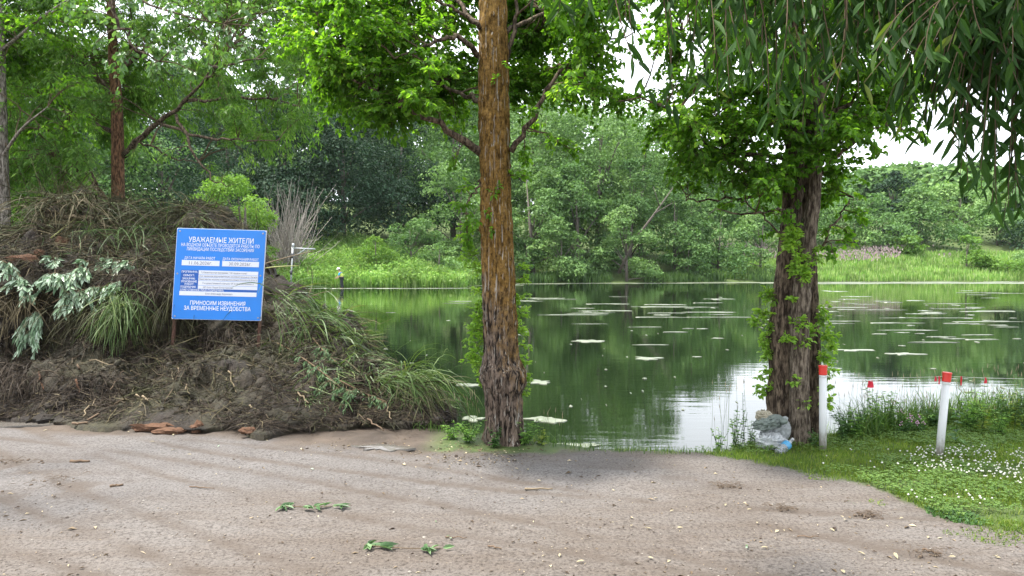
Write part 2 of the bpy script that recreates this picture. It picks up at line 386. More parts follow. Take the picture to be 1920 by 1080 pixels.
for cx, cy, n, sx in ((1120, 588, 22, 80), (1330, 578, 30, 60), (1700, 590, 46, 130), (1760, 612, 40, 110), (1650, 575, 30, 90), (1850, 585, 26, 80), (800, 575, 14, 50), (1800, 640, 14, 90)):
    for _ in range(n // 4): streak(rng.normal(cx, sx), rng.normal(cy, 7), rng.gamma(2, 12), rng.uniform(.15, .6))
for _ in range(70):                                   # specks nearer in
    px = rng.uniform(660, 2000); py = rng.uniform(600, 770); streak(px, py, rng.gamma(1.5, 1.1), rng.uniform(.3, .7))
for _ in range(240):                                   # rim of weed along the far shore
    X = rng.uniform(-18, 75); ys = np.interp(X, [-20, -4.4, -3.6, 0, 10, 25, 50, 62, 120], [64, 64.5, 70, 79, 82, 86, 89, 90, 92])
    if X < 24 and rng.random() < .62: continue
    dpt = rng.random() * (1.2 if X < 14 else (3.5 if X < 30 else 9.0)); k += 1
    pad(mb, X, ys - .3 - dpt, rng.uniform(.8, 3.5), rng.uniform(.15, .5 if X < 24 else .9), k, WZ + .003 + (k % 7) * .0012, 12)
tag(mb.build('floating_scum', SCUM), kind='stuff')

# ------------------------------------------------------------------ far vegetation
FAR = {
 'pale': leaf_mat('far_leaf_pale', [(0, (0.0786, 0.1540, 0.0515)), (.5, (0.1391, 0.2402, 0.0796)), (1, (0.2238, 0.3326, 0.1123))], .3, (1.2, 1.35, .7), .65, .2, .3, .35),
 'mid': leaf_mat('far_leaf_mid', [(0, (0.0544, 0.1170, 0.0393)), (.5, (0.0992, 0.1872, 0.0608)), (1, (0.1693, 0.2710, 0.0842))], .3, (1.2, 1.35, .7), .65, .2, .3, .35),
 'dark': leaf_mat('far_leaf_dark', [(0, (.016, .040, .022)), (.6, (.030, .068, .034)), (1, (.070, .120, .045))], .2, (1.1, 1.2, .7), .65, .2, .35, .35),
 'fresh': leaf_mat('far_leaf_fresh', [(0, (.075, .16, .03)), (.5, (.12, .23, .045)), (1, (.19, .30, .07))], .4, (1.3, 1.35, .5), .6, .2, .25, .8),
}
FBARK = flat_mat('far_bark', (.11, .095, .08), .9, .2, .3, 3)
def crown_mesh(h, w, z0, nleaf, ls, shape='round', nb=40, depth=None):
    """leaf clumps on many uneven lobes that fill a crown hull"""
    dp = depth or w
    prof = {'round': lambda t: np.sqrt(np.clip(1 - (2 * t - 1) ** 2, 0, 1)) ** .8, 'cone': lambda t: (1 - t) ** .75 * .95 + .05,
            'dome': lambda t: np.sqrt(np.clip(1 - t ** 2.2, 0, 1)), 'column': lambda t: np.clip(1 - (2 * t - 1) ** 4, 0, 1) ** .5}[shape]
    t = rng.random(nb); ang = rng.random(nb) * 2 * math.pi; rr = .45 + .45 * np.sqrt(rng.random(nb))
    pr = prof(t) * (.8 + .35 * rng.random(nb))
    br = (.11 + .19 * rng.random(nb)) * w * (.55 + .45 * prof(t))
    C = np.stack([np.cos(ang) * rr * pr * (w / 2), np.sin(ang) * rr * pr * (dp / 2), z0 + t * (h - z0) * .93], 1)
    C[:, 2] = np.minimum(C[:, 2], h - br * .8); C[:, 2] = np.maximum(C[:, 2], z0 + br * .3)
    ns_ = 16; su = rand_unit(nb * ns_).reshape(nb, ns_, 3); su[..., 2] = np.where(rng.random((nb, ns_)) < .55, np.abs(su[..., 2]), su[..., 2])
    p_ = br ** 2 / (br ** 2).sum(); idx = rng.choice(nb, nleaf, p=p_); sub = rng.integers(0, ns_, nleaf)
    u = rand_unit(nleaf); u[:, 2] = np.where(rng.random(nleaf) < .7, np.abs(u[:, 2]), u[:, 2])
    sc = su[idx, sub]; P = C[idx] + (sc * .78 + u * (.30 + .17 * rng.random(nleaf)[:, None]) * np.array((1, 1, .7))) * br[idx][:, None] * np.array((1, 1, .85))
    inner = rng.random(nleaf) < .2; P[inner] = C[idx][inner] + u[inner] * br[idx][inner][:, None] * .6
    u = norm(u + .5 * sc)
    nrm = norm(u * .8 + np.array((0, 0, .55)) + .55 * rng.normal(size=(nleaf, 3)))
    d = norm(np.cross(nrm, rand_unit(nleaf)) + np.array((0, 0, -.15)))
    s = ls * (.55 + .9 * rng.random(nleaf))
    r = np.clip(.5 + .45 * (rng.random(nleaf) - .5) + .30 * (_hash(idx, sub, idx * 7, 9) - .5) + .3 * (_hash(idx, idx * 3, idx * 5, 19) - .5), 0, 1)
    mb = MB(); mb.leaves(P - d * s[:, None] * .5, d, nrm, s * 1.25, s * .85, .12, .1, 0, r, simple=True)
    return mb, C
def far_tree(name, px, Y, top, wpx, shape, mat, label, cat='tree', skirt=.06, group=None, dens=1.0, trunk=True, lsz=1.0):
    X = (px - 960) / F * Y; zb = zt(X, Y) - .1; h = (CAMZ + (HOR - top) / F * Y) - zb; w = wpx / F * Y
    root = thing(name, label, cat, (X, Y, zb), group)
    area = wpx * (h / Y * F); dens *= 1.7 if mat == 'dark' else 1.25; nleaf = int(np.clip(area * .22 * dens, 1800, 22000)); ls = lsz * 3.9 * Y / F * max(1, math.sqrt(area * .16 / 15000))
    mb, C = crown_mesh(h, w, h * skirt, nleaf, ls, shape, nb=int(np.clip(area / 1500, 15, 46)))
    o = mb.build('crown', FAR[mat]); o.parent = root
    if trunk:
        tb = MB(); ln = rng.normal(0, .03 * h, 2)
        tb.tube([(0, 0, -.2), (ln[0] * .3, 0, h * .3), (ln[0], ln[1], h * .8)], [.018 * h + .05, .013 * h + .04, .03], 7)
        for c in C[rng.choice(len(C), min(8, len(C)), False)]:
            tb.tube([(ln[0] * .4, ln[1] * .3, c[2] * .45), np.array(c) * (.55, .55, .8), c], [.006 * h + .02, .004 * h + .015, .015], 5)
        t = tb.build('trunk', FBARK, smooth=True); t.parent = root
    return root
G = 'trees on the far shore'
T_ = [
 (300, 62, 120, 300, 'dome', 'dark', 'dark leafy tree behind the reddish leaning willow limb'),
 (110, 55, 60, 330, 'dome', 'mid', 'mid green tree behind the left weed heap top'),
 (-40, 50, 60, 260, 'dome', 'dark', 'dark tree at the left edge behind the grey trunk'),
 (430, 86, 150, 230, 'dome', 'dark', 'dark tree behind the bright young tree by the heap'),
 (530, 84, 170, 220, 'dome', 'dark', 'dark broad tree right above the dead grey bush'),
 (645, 82, 185, 230, 'dome', 'dark', 'big dark tree with pale tips above the weedy far bank'),
 (745, 92, 170, 200, 'dome', 'dark', 'very dark tree in the shadowy gap behind the round bank shrub'),
 (865, 84, 310, 165, 'round', 'pale', 'pale rounded tree just left of the middle trunk'),
 (850, 100, 150, 230, 'dome', 'mid', 'tall mid green tree behind the long left limb of the middle tree'),
 (1010, 100, 130, 240, 'round', 'pale', 'tall pale tree rising right behind the middle trunk'),
 (1120, 98, 192, 250, 'round', 'pale', 'largest pale rounded crown on the far shore'),
 (1200, 104, 206, 170, 'round', 'pale', 'pale crown at the skyline gap between the two near trees'),
 (1295, 108, 298, 170, 'round', 'mid', 'mid green crown behind the left edge of the double tree'),
 (1400, 112, 352, 180, 'round', 'mid', 'mid green crown hidden behind the double tree foliage'),
 (1500, 116, 350, 180, 'round', 'mid', 'mid green crown behind the double trunk'),
 (1000, 86, 290, 150, 'dome', 'pale', 'leafy waterside tree close to the right of the middle trunk'),
 (1085, 89, 300, 150, 'dome', 'mid', 'waterside tree with dark base below the largest pale crown'),
 (1180, 92, 300, 150, 'dome', 'mid', 'shadowy waterside tree with bare grey limb'),
 (1265, 94, 345, 150, 'dome', 'mid', 'waterside tree leaning over dark undergrowth left of the double trunk'),
 (1345, 92, 385, 130, 'dome', 'mid', 'waterside tree below the lowest bare twigs of the double tree'),
 (1425, 94, 400, 120, 'dome', 'pale', 'pale waterside tree touching the left side of the double trunk'),
 (1600, 118, 352, 130, 'dome', 'mid', 'tree in the wood just right of the double trunk'),
 (1672, 122, 318, 110, 'cone', 'dark', 'dark pointed tree standing out of the right hand wood'),
 (1722, 116, 352, 150, 'cone', 'mid', 'broad pointed mid green tree in the right hand wood'),
 (1795, 124, 345, 140, 'round', 'pale', 'pale round crown in the right hand wood'),
 (1868, 118, 400, 130, 'dome', 'mid', 'mid green tree under the hanging willow leaves at right'),
 (1950, 116, 380, 160, 'dome', 'dark', 'dark tree at the right edge of the photo'),
 (1650, 112, 400, 130, 'dome', 'mid', 'low broad tree above the pink flowered meadow'),
]
for i, (px, Y, top, wp, sh, mt, lab) in enumerate(T_): far_tree('far_tree', px, Y, top, wp, sh, mt, lab, 'tree', .01 if sh == 'dome' else .03, G)
B_ = [
 (1175, 84, 388, 120, 'dome', 'pale', 'light green willow shrub overhanging the water, lower middle of far shore'),
 (1050, 83.5, 420, 110, 'dome', 'pale', 'pale shrub bulging over the water right of the middle trunk'),
 (985, 83, 445, 70, 'dome', 'mid', 'low shrub at the water edge beside the middle trunk'),
 (1290, 88.5, 440, 90, 'dome', 'mid', 'dark shrub at the water edge near the right end of the tree row'),
 (772, 74, 410, 92, 'round', 'mid', 'round green shrub on top of the weedy far bank'),
 (706, 70, 441, 70, 'round', 'fresh', 'low yellowish shrub on the weedy far bank'),
 (822, 71, 455, 90, 'dome', 'pale', 'feathery pale shrub at the right of the weedy far bank'),
 (1698, 108, 442, 60, 'round', 'fresh', 'small bright round bush in front of the right hand wood'),
 (1812, 97, 440, 84, 'cone', 'fresh', 'bright young pointed tree at the right shore'),
 (1872, 96, 482, 90, 'dome', 'fresh', 'low bright bush at the right shore'),
 (1935, 97, 470, 90, 'dome', 'pale', 'low pale bush at the right edge of the shore'),
]
for (px, Y, top, wp, sh, mt, lab) in B_: far_tree('shore_shrub', px, Y, top, wp, sh, mt, lab, 'shrub', .02, 'shrubs on the far shore', trunk=True, dens=1.4, lsz=.85)
far_tree('young_tree', 455, 27, 330, 170, 'column', 'fresh', 'bright yellow-green young tree rising behind the blue sign', 'tree', .03, None, 1.5, lsz=.9)
# wood behind everything
mbw = None; acc = MB()
for i in range(46):
    px = -300 + i * 55 + rng.uniform(-20, 20); Y = rng.uniform(135, 190)
    top = np.interp(px, [-300, 600, 900, 1120, 1200, 1290, 1360, 1450, 1560, 1640, 1950, 2300], [60, 90, 120, 205, 240, 315, 345, 350, 335, 306, 302, 296]) + rng.uniform(-4, 16)
    X = (px - 960) / F * Y; zb = zt(X, Y); h = CAMZ + (HOR - top) / F * Y - zb
    mb, C = crown_mesh(h, 150 / F * Y, 0, 4600, 1.0, 'dome', 36)
    acc.add(np.concatenate(mb.V) + np.array((X, Y, zb)), mb.F[0][0], 0, np.concatenate(mb.A))
tag(acc.build('far_wood', FAR['mid']), 'distant green wood closing the view behind the pond', 'wood', kind='stuff')

# weeds on the far banks
WEED = leaf_mat('bank_weed', [(0, (0.0984, 0.1940, 0.0400)), (.45, (0.1640, 0.3007, 0.0700)), (.8, (0.2460, 0.3686, 0.1000)), (1, (0.3690, 0.4462, 0.2200))], .35, (1.2, 1.25, .6), .7, .2, .45, .3)
def weeds(mb, X, Y, hmin, hmax, wd, lean=.25, r0=0., r1=1.):
    n = len(X); Z = terrain(X, Y); h = rng.uniform(hmin, hmax, n) * (.8 + .5 * fbm(X * .4, Y * .4, seed=5))
    P0 = np.stack([X, Y, Z - .03], 1); th = rng.random(n) * 2 * math.pi; le = lean * rng.random(n) * h
    dv = np.stack([np.cos(th) * le, np.sin(th) * le, h], 1)
    P = np.stack([P0, P0 + dv * np.array((.35, .35, .55)), P0 + dv], 1)
    a = rng.random(n) * math.pi; side = np.stack([np.cos(a), np.sin(a), 0 * a], 1)
    mb.ribbons(P, np.stack([wd * np.ones(n), wd * (.8 + .8 * rng.random(n)), .15 * wd * np.ones(n)], 1), side, 0, rng.uniform(r0, r1, n))
    return P0 + dv
mb = MB()
n = 26000; X = rng.uniform(-24, -2.5, n); Y = 64.2 + 20 * rng.random(n) ** 1.25; ok = pond_dist(X, Y) > .25; X, Y = X[ok], Y[ok]
weeds(mb, X, Y, .5, 1.25, .035)
n = len(X); idx = rng.choice(n, 24000); Pl = np.stack([X[idx], Y[idx], terrain(X[idx], Y[idx]) + rng.uniform(.15, 1.25, 24000)], 1)
mb.leaves(Pl, rand_unit(24000) + np.array((0, -.2, .2)), norm(rand_unit(24000) * .7 + np.array((0, -.3, 1))), rng.uniform(.16, .4, 24000), rng.uniform(.08, .2, 24000), .1, .2, 0, rng.random(24000) * .9, simple=True)
tag(mb.build('bank_weeds', WEED), 'tall bright green weeds covering the left far bank', 'weeds', kind='stuff')
mb = MB()
n = 30000; X = rng.uniform(22, 85, n); Y = 88 + 22 * rng.random(n) ** 1.2; ok = pond_dist(X, Y) > .4; X, Y = X[ok], Y[ok]
weeds(mb, X, Y, .45, 1.1, .05, r0=.2)
tag(mb.build('far_meadow', WEED), 'pale grassy meadow on the right far shore', 'meadow', kind='stuff')
mb = MB(); n = 3000; X = rng.uniform(30, 62, n); Y = rng.uniform(99, 109, n); ok = vnoise(X * .25, Y * .35, seed=4) > -.1; X, Y = X[ok], Y[ok]
Pt = np.stack([X, Y, terrain(X, Y) + rng.uniform(.8, 1.35, len(X))], 1); mb.leaves(Pt, np.tile((0, 0, 1.), (len(X), 1)) + .2 * rand_unit(len(X)), rand_unit(len(X)), .35, .14, .1, 0, 0, rng.random(len(X)), simple=True)
tag(mb.build('pink_meadow_flowers', rnd_mat('pink_flower', [(0, (.27, .19, .21)), (1, (.38, .29, .30))])), 'pinkish flower haze on the right hand meadow', 'flowers', kind='stuff')
mb = MB()   # rushes and undergrowth at the foot of the tree row
n = 9000; X = rng.uniform(-5, 34, n); ys = np.interp(X, [-4.4, -3.6, 0, 10, 25, 50], [64.5, 70, 79, 82, 86, 89]); Y = ys + .3 + 3.5 * rng.random(n); ok = vnoise(X * .5, Y * .2, seed=6) > -.2
weeds(mb, X[ok], Y[ok], .5, 1.3, .04, .3)
tag(mb.build('shore_rushes', leaf_mat('rush', [(0, (.03, .07, .02)), (1, (.10, .18, .05))], .3)), 'green rushes along the foot of the far tree row', 'rushes', kind='stuff')
# dead grey bush on the far left bank
def dead_bush(px, Y, top, wpx, label):
    X = (px - 960) / F * Y; zb = zt(X, Y); h = CAMZ + (HOR - top) / F * Y - zb; w = wpx / F * Y
    mb = MB(); n = 300
    P0 = np.stack([rng.normal(0, w * .12, n), rng.normal(0, w * .12, n), np.full(n, -.1)], 1)
    E = np.stack([rng.normal(0, w * .42, n), rng.normal(0, w * .4, n), h * (.25 + .75 * rng.random(n) ** 1.3)], 1)
    M_ = (P0 + E) / 2 + rng.normal(0, .2 * w, (n, 3)); t = np.linspace(0, 1, 6)[None, :, None]
    P = (1 - t) ** 2 * P0[:, None] + 2 * t * (1 - t) * M_[:, None] + t * t * E[:, None]
    mb.tubes3(P, np.linspace(.034, .010, 6)[None, :] * np.ones((n, 1)) * Y / 70, 0, rng.random(n))
    root = thing('dead_bush', label, 'bush', (X, Y, zb)); o = mb.build('branches', rnd_mat('dead_twig', [(0, (.16, .14, .12)), (1, (.36, .33, .29))], .9)); o.parent = root
dead_bush(540, 69, 335, 85, 'grey leafless bush of dead twigs behind the sign, left of the weedy bank')
dead_bush(425, 22, 400, 80, 'tangle of dead grey twigs right behind the top of the blue sign')
# fallen bare trunk leaning among the far trees
lb = MB(); a, b2 = at(1190, 450, 83.2), at(1262, 352, 82.6)
lb.tube([at(1160, 512, 84.5), a, (a * .6 + b2 * .4) + (.2, 0, .2), b2], [.2, .16, .12, .05], 7); lb.tube([a * .5 + b2 * .5, at(1262, 380, 82.4)], [.09, .03], 6); lb.tube([a * .35 + b2 * .65, at(1225, 350, 82.5)], [.07, .02], 6)
ln = lb.build('leaning_trunk', FBARK, smooth=True); tag(ln, 'bare grey trunk leaning out of the far waterside trees', 'trunk')

# ------------------------------------------------------------------ the heap of dredged weed and mud
def heap_h(x, y):
    x = np.asarray(x, float); y = np.asarray(y, float)
    wx = x + .18 * fbm(x * 1.3, y * 1.3, seed=101); wy = y + .22 * fbm(x * 1.3, y * 1.3, seed=102)
    foot = np.interp(wx, [-9.5, -5, -3.2, -2.2, -1.6, -1.1, -.7, -.4], [7.5, 7.3, 6.95, 6.85, 6.95, 7.05, 7.15, 7.5])
    aph = np.interp(wx, [-9.5, -4.6, -4.0, -3.0, -2.2, -1.5, -1.0, -.7, -.45], [.42, .45, .50, .52, .52, .50, .50, .34, 0])
    t = wy - foot
    apron = aph * (.24 * sstep(t / .4) + .76 * sstep((t - .15) / 1.35))
    H = np.interp(wx, [-9.5, -8.2, -7.2, -6.6, -6.1, -5.75, -5.2, -4.75, -4.4, -4.0, -3.5, -3.05, -2.6, -2.1, -1.8, -1.3, -.9, -.6], [1.0, 1.6, 2.0, 2.42, 2.55, 2.34, 2.16, 2.44, 2.40, 2.05, 1.48, 1.22, 1.02, .92, .58, .52, .46, 0])
    Yb = np.interp(wx, [-9.5, -5.2, -4.4, -4.0, -3.2, -2.6, -1.6, -.6], [8.7, 8.75, 8.8, 9.15, 9.3, 8.9, 8.2, 7.9])
    tb = wy - Yb; body = np.maximum(H - aph, 0)
    rise = body * (.52 * sstep(tb / .42) + .48 * sstep((tb - .25) / 1.55))
    back = sstep((np.interp(wx, [-9.5, -4, -2, -1, -.5], [13.6, 13.2, 11.0, 9.0, 8.4]) - wy) / 1.7)
    side = sstep((wx + 10) / 1.2)
    h = (apron + rise) * back * side
    pres = sstep(h / .35)
    h = h + pres * (.20 * fbm(x * 1.7, y * 1.7, seed=110) + .17 * fbm(x * 4.3, y * 4.3, seed=111) + .07 * fbm(x * 12, y * 12, seed=112) + .05 * fbm(x * 27, y * 27, seed=116, o=3))
    # hollows and clods
    h = h + pres * .10 * np.maximum(0, fbm(x * 2.6, y * 2.6, seed=113)) - pres * .12 * sstep((fbm(x * 3.1, y * 3.1, seed=119) - .15) / .2)
    return h
def heap_z(x, y): return terrain(x, y) * 0 + np.maximum(heap_h(x, y), -0.08)
hx = np.arange(-9.8, -.2, .034); hy = np.arange(6.45, 13.8, .034)
HX, HY = np.meshgrid(hx, hy); HZ = heap_h(HX, HY) - .05 * (heap_h(HX, HY) < .03)
HZ = np.where(HZ < .02, np.minimum(-.12, terrain(HX, HY) - .1), HZ)
# push steep faces out a little so that ledges overhang
gyz = np.gradient(HZ, .034, axis=0); gxz = np.gradient(HZ, .034, axis=1)
OX = HX + .05 * fbm(HX * 9, HY * 9, HZ * 9, seed=120); OY = HY - np.clip(gyz, 0, 2) * .10 * vnoise(HX * 3, HZ * 6, seed=121) + .05 * fbm(HX * 9, HY * 9, HZ * 9, seed=122)
nyh, nxh = HX.shape; ii, jj = np.meshgrid(np.arange(nyh - 1), np.arange(nxh - 1), indexing='ij'); q = ii * nxh + jj
fq = np.stack([q, q + 1, q + nxh + 1, q + nxh], -1).reshape(-1, 4)
zz = HZ.ravel(); keep = (zz[fq] > -.05).any(1); fq = fq[keep]
used = np.unique(fq); remap = np.full(zz.size, -1); remap[used] = np.arange(used.size)
hb = MB(); hb.add(np.stack([OX, OY, HZ], -1).reshape(-1, 3)[used], remap[fq])
m = NT('heap_soil'); v = m.obj()
c = m.ramp(m.noise(v, 3.2, 7, .7), [(.25, (0.0102, 0.0071, 0.0051)), (.45, (0.0242, 0.0173, 0.0127)), (.6, (0.0446, 0.0319, 0.0235)), (.78, (0.0670, 0.0510, 0.0357))])
c2 = m.ramp(m.noise(v, 1.1, 5), [(.42, (0, 0, 0)), (.62, (1, 1, 1))]); c = m.mix(c2, c, m.ramp(m.noise(v, 9, 6), [(.3, (0.024, 0.0216, 0.0108)), (.7, (0.069, 0.063, 0.03))]))
c = m.mix(.8, c, m.ramp(m.noise(v, 60, 4, .7), [(.3, (.5, .5, .5)), (.7, (1.35, 1.3, 1.25))]), 'MULTIPLY')
SOIL = m.done(m.pbr(c, .7, .4, m.bump(m.math('ADD', m.noise(v, 26, 6, .7), m.noise(v, 90, 4, .7)), .9, .03)))
heap = thing('weed_heap', 'large heap of dredged water weed, reeds and dark mud on the left', 'weed heap', (-4.5, 9, 0))
hb.build('soil', SOIL, heap, smooth=True)

def heap_normal(x, y, e=.03):
    zx = (heap_h(x + e, y) - heap_h(x - e, y)) / (2 * e); zy = (heap_h(x, y + e) - heap_h(x, y - e)) / (2 * e)
    return norm(np.stack([-zx, -zy, np.ones_like(zx)], 1))
def strands(mb, n, region, lmin, lmax, wd, stiff=.65, spread=1.15, lift=.05, dirv=None, r0=0, r1=1, M=5, mat=0, clumped=True, down=1.0):
    X = rng.uniform(region[0], region[1], n * 3); Y = rng.uniform(region[2], region[3], n * 3)
    h = heap_h(X, Y); ok = h > .05
    if clumped: ok &= fbm(X * 2.3, Y * 2.3, seed=int(region[0] * 10) + 140) + .18 * rng.normal(size=len(X)) > .02
    X, Y = X[ok][:n], Y[ok][:n]; n = len(X); z = heap_h(X, Y); N_ = heap_normal(X, Y)
    dn = np.array((0, 0, -1.)) - N_ * (-N_[:, 2:3]); dn = dn * down
    comb = np.stack([np.cos(8 * fbm(X * .8, Y * .8, seed=150)), np.sin(8 * fbm(X * .8, Y * .8, seed=150)) * .5, np.zeros(n)], 1)
    d = dn * .8 + comb * .3 + spread * rng.normal(size=(n, 3)) * np.array((1, .6, .5))
    if dirv is not None: d = d * .45 + np.array(dirv)
    d = d - N_ * (d * N_).sum(1)[:, None] * .8; d = norm(d)
    ln = rng.uniform(lmin, lmax, n)[:, None]; P0 = np.stack([X, Y, z], 1) + N_ * .01
    P = [P0]; cur = d + N_ * rng.uniform(0, .5, (n, 1)) * lift * 10; pos = P0
    for k in range(M - 1):
        cur = norm(cur + np.array((0, 0, -.30)) * (1 - stiff) + .16 * rng.normal(size=(n, 3)))
        pos = pos + cur * ln / (M - 1)
        zf = heap_h(pos[:, 0], pos[:, 1]); zf = np.maximum(zf, .0) + .012
        low = pos[:, 2] < zf; pos = pos.copy(); pos[low, 2] = zf[low] + .012 * rng.random(low.sum()); P.append(pos)
    P = np.stack(P, 1); side = norm(np.cross(cur, N_ + .6 * rng.normal(size=(n, 3))))
    wv = wd * (.5 + rng.random(n))[:, None] * np.array([.7, 1, 1, .8, .25] if M == 5 else np.linspace(1, .3, M))
    mb.ribbons(P, wv, side, mat, rng.uniform(r0, r1, n)); return P
ROOT = rnd_mat('brown_roots', [(0, (0.0086, 0.0058, 0.0043)), (.45, (0.0240, 0.0163, 0.0115)), (.8, (0.0480, 0.0346, 0.0230)), (1, (0.0816, 0.0624, 0.0408))], .85)
STRAW = rnd_mat('dry_straw', [(0, (0.0394, 0.0292, 0.0138)), (.5, (0.0787, 0.0618, 0.0294)), (.85, (0.1259, 0.1011, 0.0518)), (1, (0.1732, 0.1422, 0.0830))], .75)
OLIVE = rnd_mat('olive_weed', [(0, (0.0131, 0.0130, 0.0050)), (.5, (0.0318, 0.0325, 0.0113)), (1, (0.0636, 0.0632, 0.0229))], .75)
REED = leaf_mat('green_reed', [(0, (0.0252, 0.0540, 0.0130)), (.5, (0.0540, 0.1008, 0.0252)), (.85, (0.1008, 0.1584, 0.0432)), (1, (0.1800, 0.2160, 0.0792))], .25, (1.2, 1.25, .6), .5, .35)
def strand_part(name, mat, calls):
    mb = MB()
    for a, kw in calls: strands(mb, *a, **kw)
    o = mb.build(name, mat, heap); tag(o, kind='stuff'); return o
strand_part('root_mat', ROOT, [((40000, (-9, -.5, 6.8, 9.3), .05, .22, .0022), {}), ((16000, (-7.5, -2.4, 8.5, 9.9), .12, .42, .0022), dict(stiff=.35)), ((9000, (-8, -.7, 9, 11), .08, .3, .0026), {})])
strand_part('dry_stems', STRAW, [((1700, (-8.8, -1, 6.9, 11), .06, .26, .0026), dict(stiff=.9, clumped=False)), ((2600, (-8.5, -4.0, 9.5, 11.3), .2, .6, .0026), dict(stiff=.8)), ((900, (-5.2, -.8, 6.9, 8.4), .03, .10, .004), dict(stiff=.95, clumped=False))])
strand_part('olive_weed', OLIVE, [((10000, (-8.8, -4.0, 9.3, 11.6), .15, .6, .0026), dict(stiff=.7)), ((3800, (-9, -2.6, 8.4, 9.6), .12, .4, .0024), dict(stiff=.4)), ((4500, (-4.2, -.8, 7.6, 10.0), .12, .4, .0026), dict(stiff=.7)), ((1500, (-5.5, -1, 7, 8.3), .08, .25, .0024), {})])
strand_part('broken_stems', STRAW, [((1500, (-8.8, -3.6, 9.2, 11.2), .25, .75, .0034), dict(stiff=.97, spread=1.6, clumped=False, lift=.08, r1=.7)), ((500, (-4, -.9, 7.4, 9.6), .2, .5, .003), dict(stiff=.97, spread=1.6, clumped=False, lift=.08, r1=.7)), ((600, (-7, -1.2, 7.2, 9), .12, .35, .0028), dict(stiff=.97, spread=1.6, clumped=False, lift=.08, r1=.6))])
strand_part('green_reeds', REED, [((750, (-3.2, -1.5, 8.3, 10.2), .2, .5, .0042), dict(stiff=.8, lift=.08, dirv=(.75, -.35, -.2))), ((900, (-7.4, -4.2, 9.6, 11.0), .25, .6, .004), dict(stiff=.7)), ((700, (-2.2, -.9, 7.5, 8.6), .2, .5, .005), dict(stiff=.5, dirv=(.5, -.3, -.3)))])
LB = MB(); X = rng.uniform(-9, -.5, 16000); Y = rng.uniform(6.9, 9.6, 16000); hh_ = heap_h(X, Y); ok = (hh_ > .03) & (fbm(X * 2.7, Y * 2.7, seed=160) > -.12); X, Y, hh_ = X[ok], Y[ok], hh_[ok]; n = len(X)
CU = np.array([(a, b, c) for a in (-1, 1) for b in (-1, 1) for c in (-1, 1)], float); CF = np.array([(0, 1, 3, 2), (4, 6, 7, 5), (0, 4, 5, 1), (2, 3, 7, 6), (0, 2, 6, 4), (1, 5, 7, 3)])
V = np.stack([X, Y, hh_ + .005], 1)[:, None] + CU[None] * rng.uniform(.45, 1.15, (n, 8, 1)) * rng.gamma(2, .006, n).clip(.004, .04)[:, None, None] * rng.uniform(.6, 1.1, (n, 1, 3)); LB.add(V.reshape(-1, 3), (np.arange(n)[:, None, None] * 8 + CF).reshape(-1, 4))
tag(LB.build('clods', SOIL, heap, smooth=True), kind='stuff')
def hang_tuft(px, py, Y, n, spread, ln, dirv, mat, name, wd=.004, r=(0, 1), stiff=.2, droop=.30):
    """a tuft that spills from one spot of the heap"""
    c = at(px, py, Y); mb = MB(); P0 = c + rng.normal(size=(n, 3)) * np.array(spread); cur = norm(np.array(dirv) + .45 * rng.normal(size=(n, 3))); pos = P0; P = [P0]
    L1 = rng.uniform(.5, 1, n)[:, None] * ln
    for k in range(5):
        cur = norm(cur + np.array((0, 0, -droop)) * (1 - stiff) + .07 * rng.normal(size=(n, 3))); pos = pos + cur * L1 / 5
        zf = np.maximum(heap_h(pos[:, 0], pos[:, 1]), terrain(pos[:, 0], pos[:, 1]) * 0 - .45) + .01; lo = pos[:, 2] < zf; pos = pos.copy(); pos[lo, 2] = zf[lo]; P.append(pos)
    side = norm(np.cross(cur, rand_unit(n)))
    mb.ribbons(np.stack(P, 1), wd * (.6 + .8 * rng.random(n))[:, None] * np.array([.8, 1, 1, .9, .7, .15]), side, 0, rng.uniform(r[0], r[1], n))
    o = mb.build(name, mat, heap); tag(o, kind='stuff')
hang_tuft(228, 570, 8.75, 260, (.09, .05, .10), .66, (.2, -.55, -.3), REED, 'hanging_grass', .0038, (.3, 1))
hang_tuft(180, 585, 8.75, 170, (.24, .05, .05), .6, (0, -.5, -.1), OLIVE, 'hanging_grass', .0035, (.3, 1))
hang_tuft(290, 560, 8.9, 260, (.22, .05, .10), .6, (.1, -.3, -.4), OLIVE, 'hanging_grass', .003, (.2, 1))
hang_tuft(330, 405, 10.5, 231, (.28, .12, .05), .9, (-.3, -.7, .15), OLIVE, 'reed_clump', .0042, (.3, 1))
hang_tuft(140, 385, 10.4, 275, (.32, .12, .06), .9, (.2, -.7, .2), OLIVE, 'reed_clump', .0045, (.2, 1))
hang_tuft(120, 388, 10.3, 160, (.30, .12, .06), .8, (.5, -.6, .2), STRAW, 'reed_clump', .0045, (.1, .8))
hang_tuft(60, 440, 10.1, 143, (.35, .12, .06), .8, (-.5, -.6, .1), OLIVE, 'reed_clump', .0042, (.2, 1))
hang_tuft(235, 440, 10.0, 143, (.4, .15, .05), .7, (.5, -.5, .1), REED, 'reed_clump', .004, (.1, .7))
hang_tuft(20, 560, 8.9, 240, (.25, .1, .08), .6, (.25, -.5, -.1), STRAW, 'reed_clump', .004, (.1, .8))
hang_tuft(545, 555, 9.0, 60, (.22, .10, .08), .85, (.8, -.3, -.05), REED, 'reed_clump', .006, (.2, 1))
hang_tuft(600, 600, 8.8, 60, (.20, .12, .08), .6, (.75, -.3, .25), REED, 'reed_clump', .006, (.3, 1))
hang_tuft(640, 640, 8.7, 60, (.12, .12, .10), .40, (.6, -.3, .3), REED, 'reed_clump', .006, (.4, 1))
hang_tuft(520, 640, 8.7, 90, (.25, .15, .12), .5, (.5, -.4, -.2), OLIVE, 'reed_clump', .0045, (.2, 1))
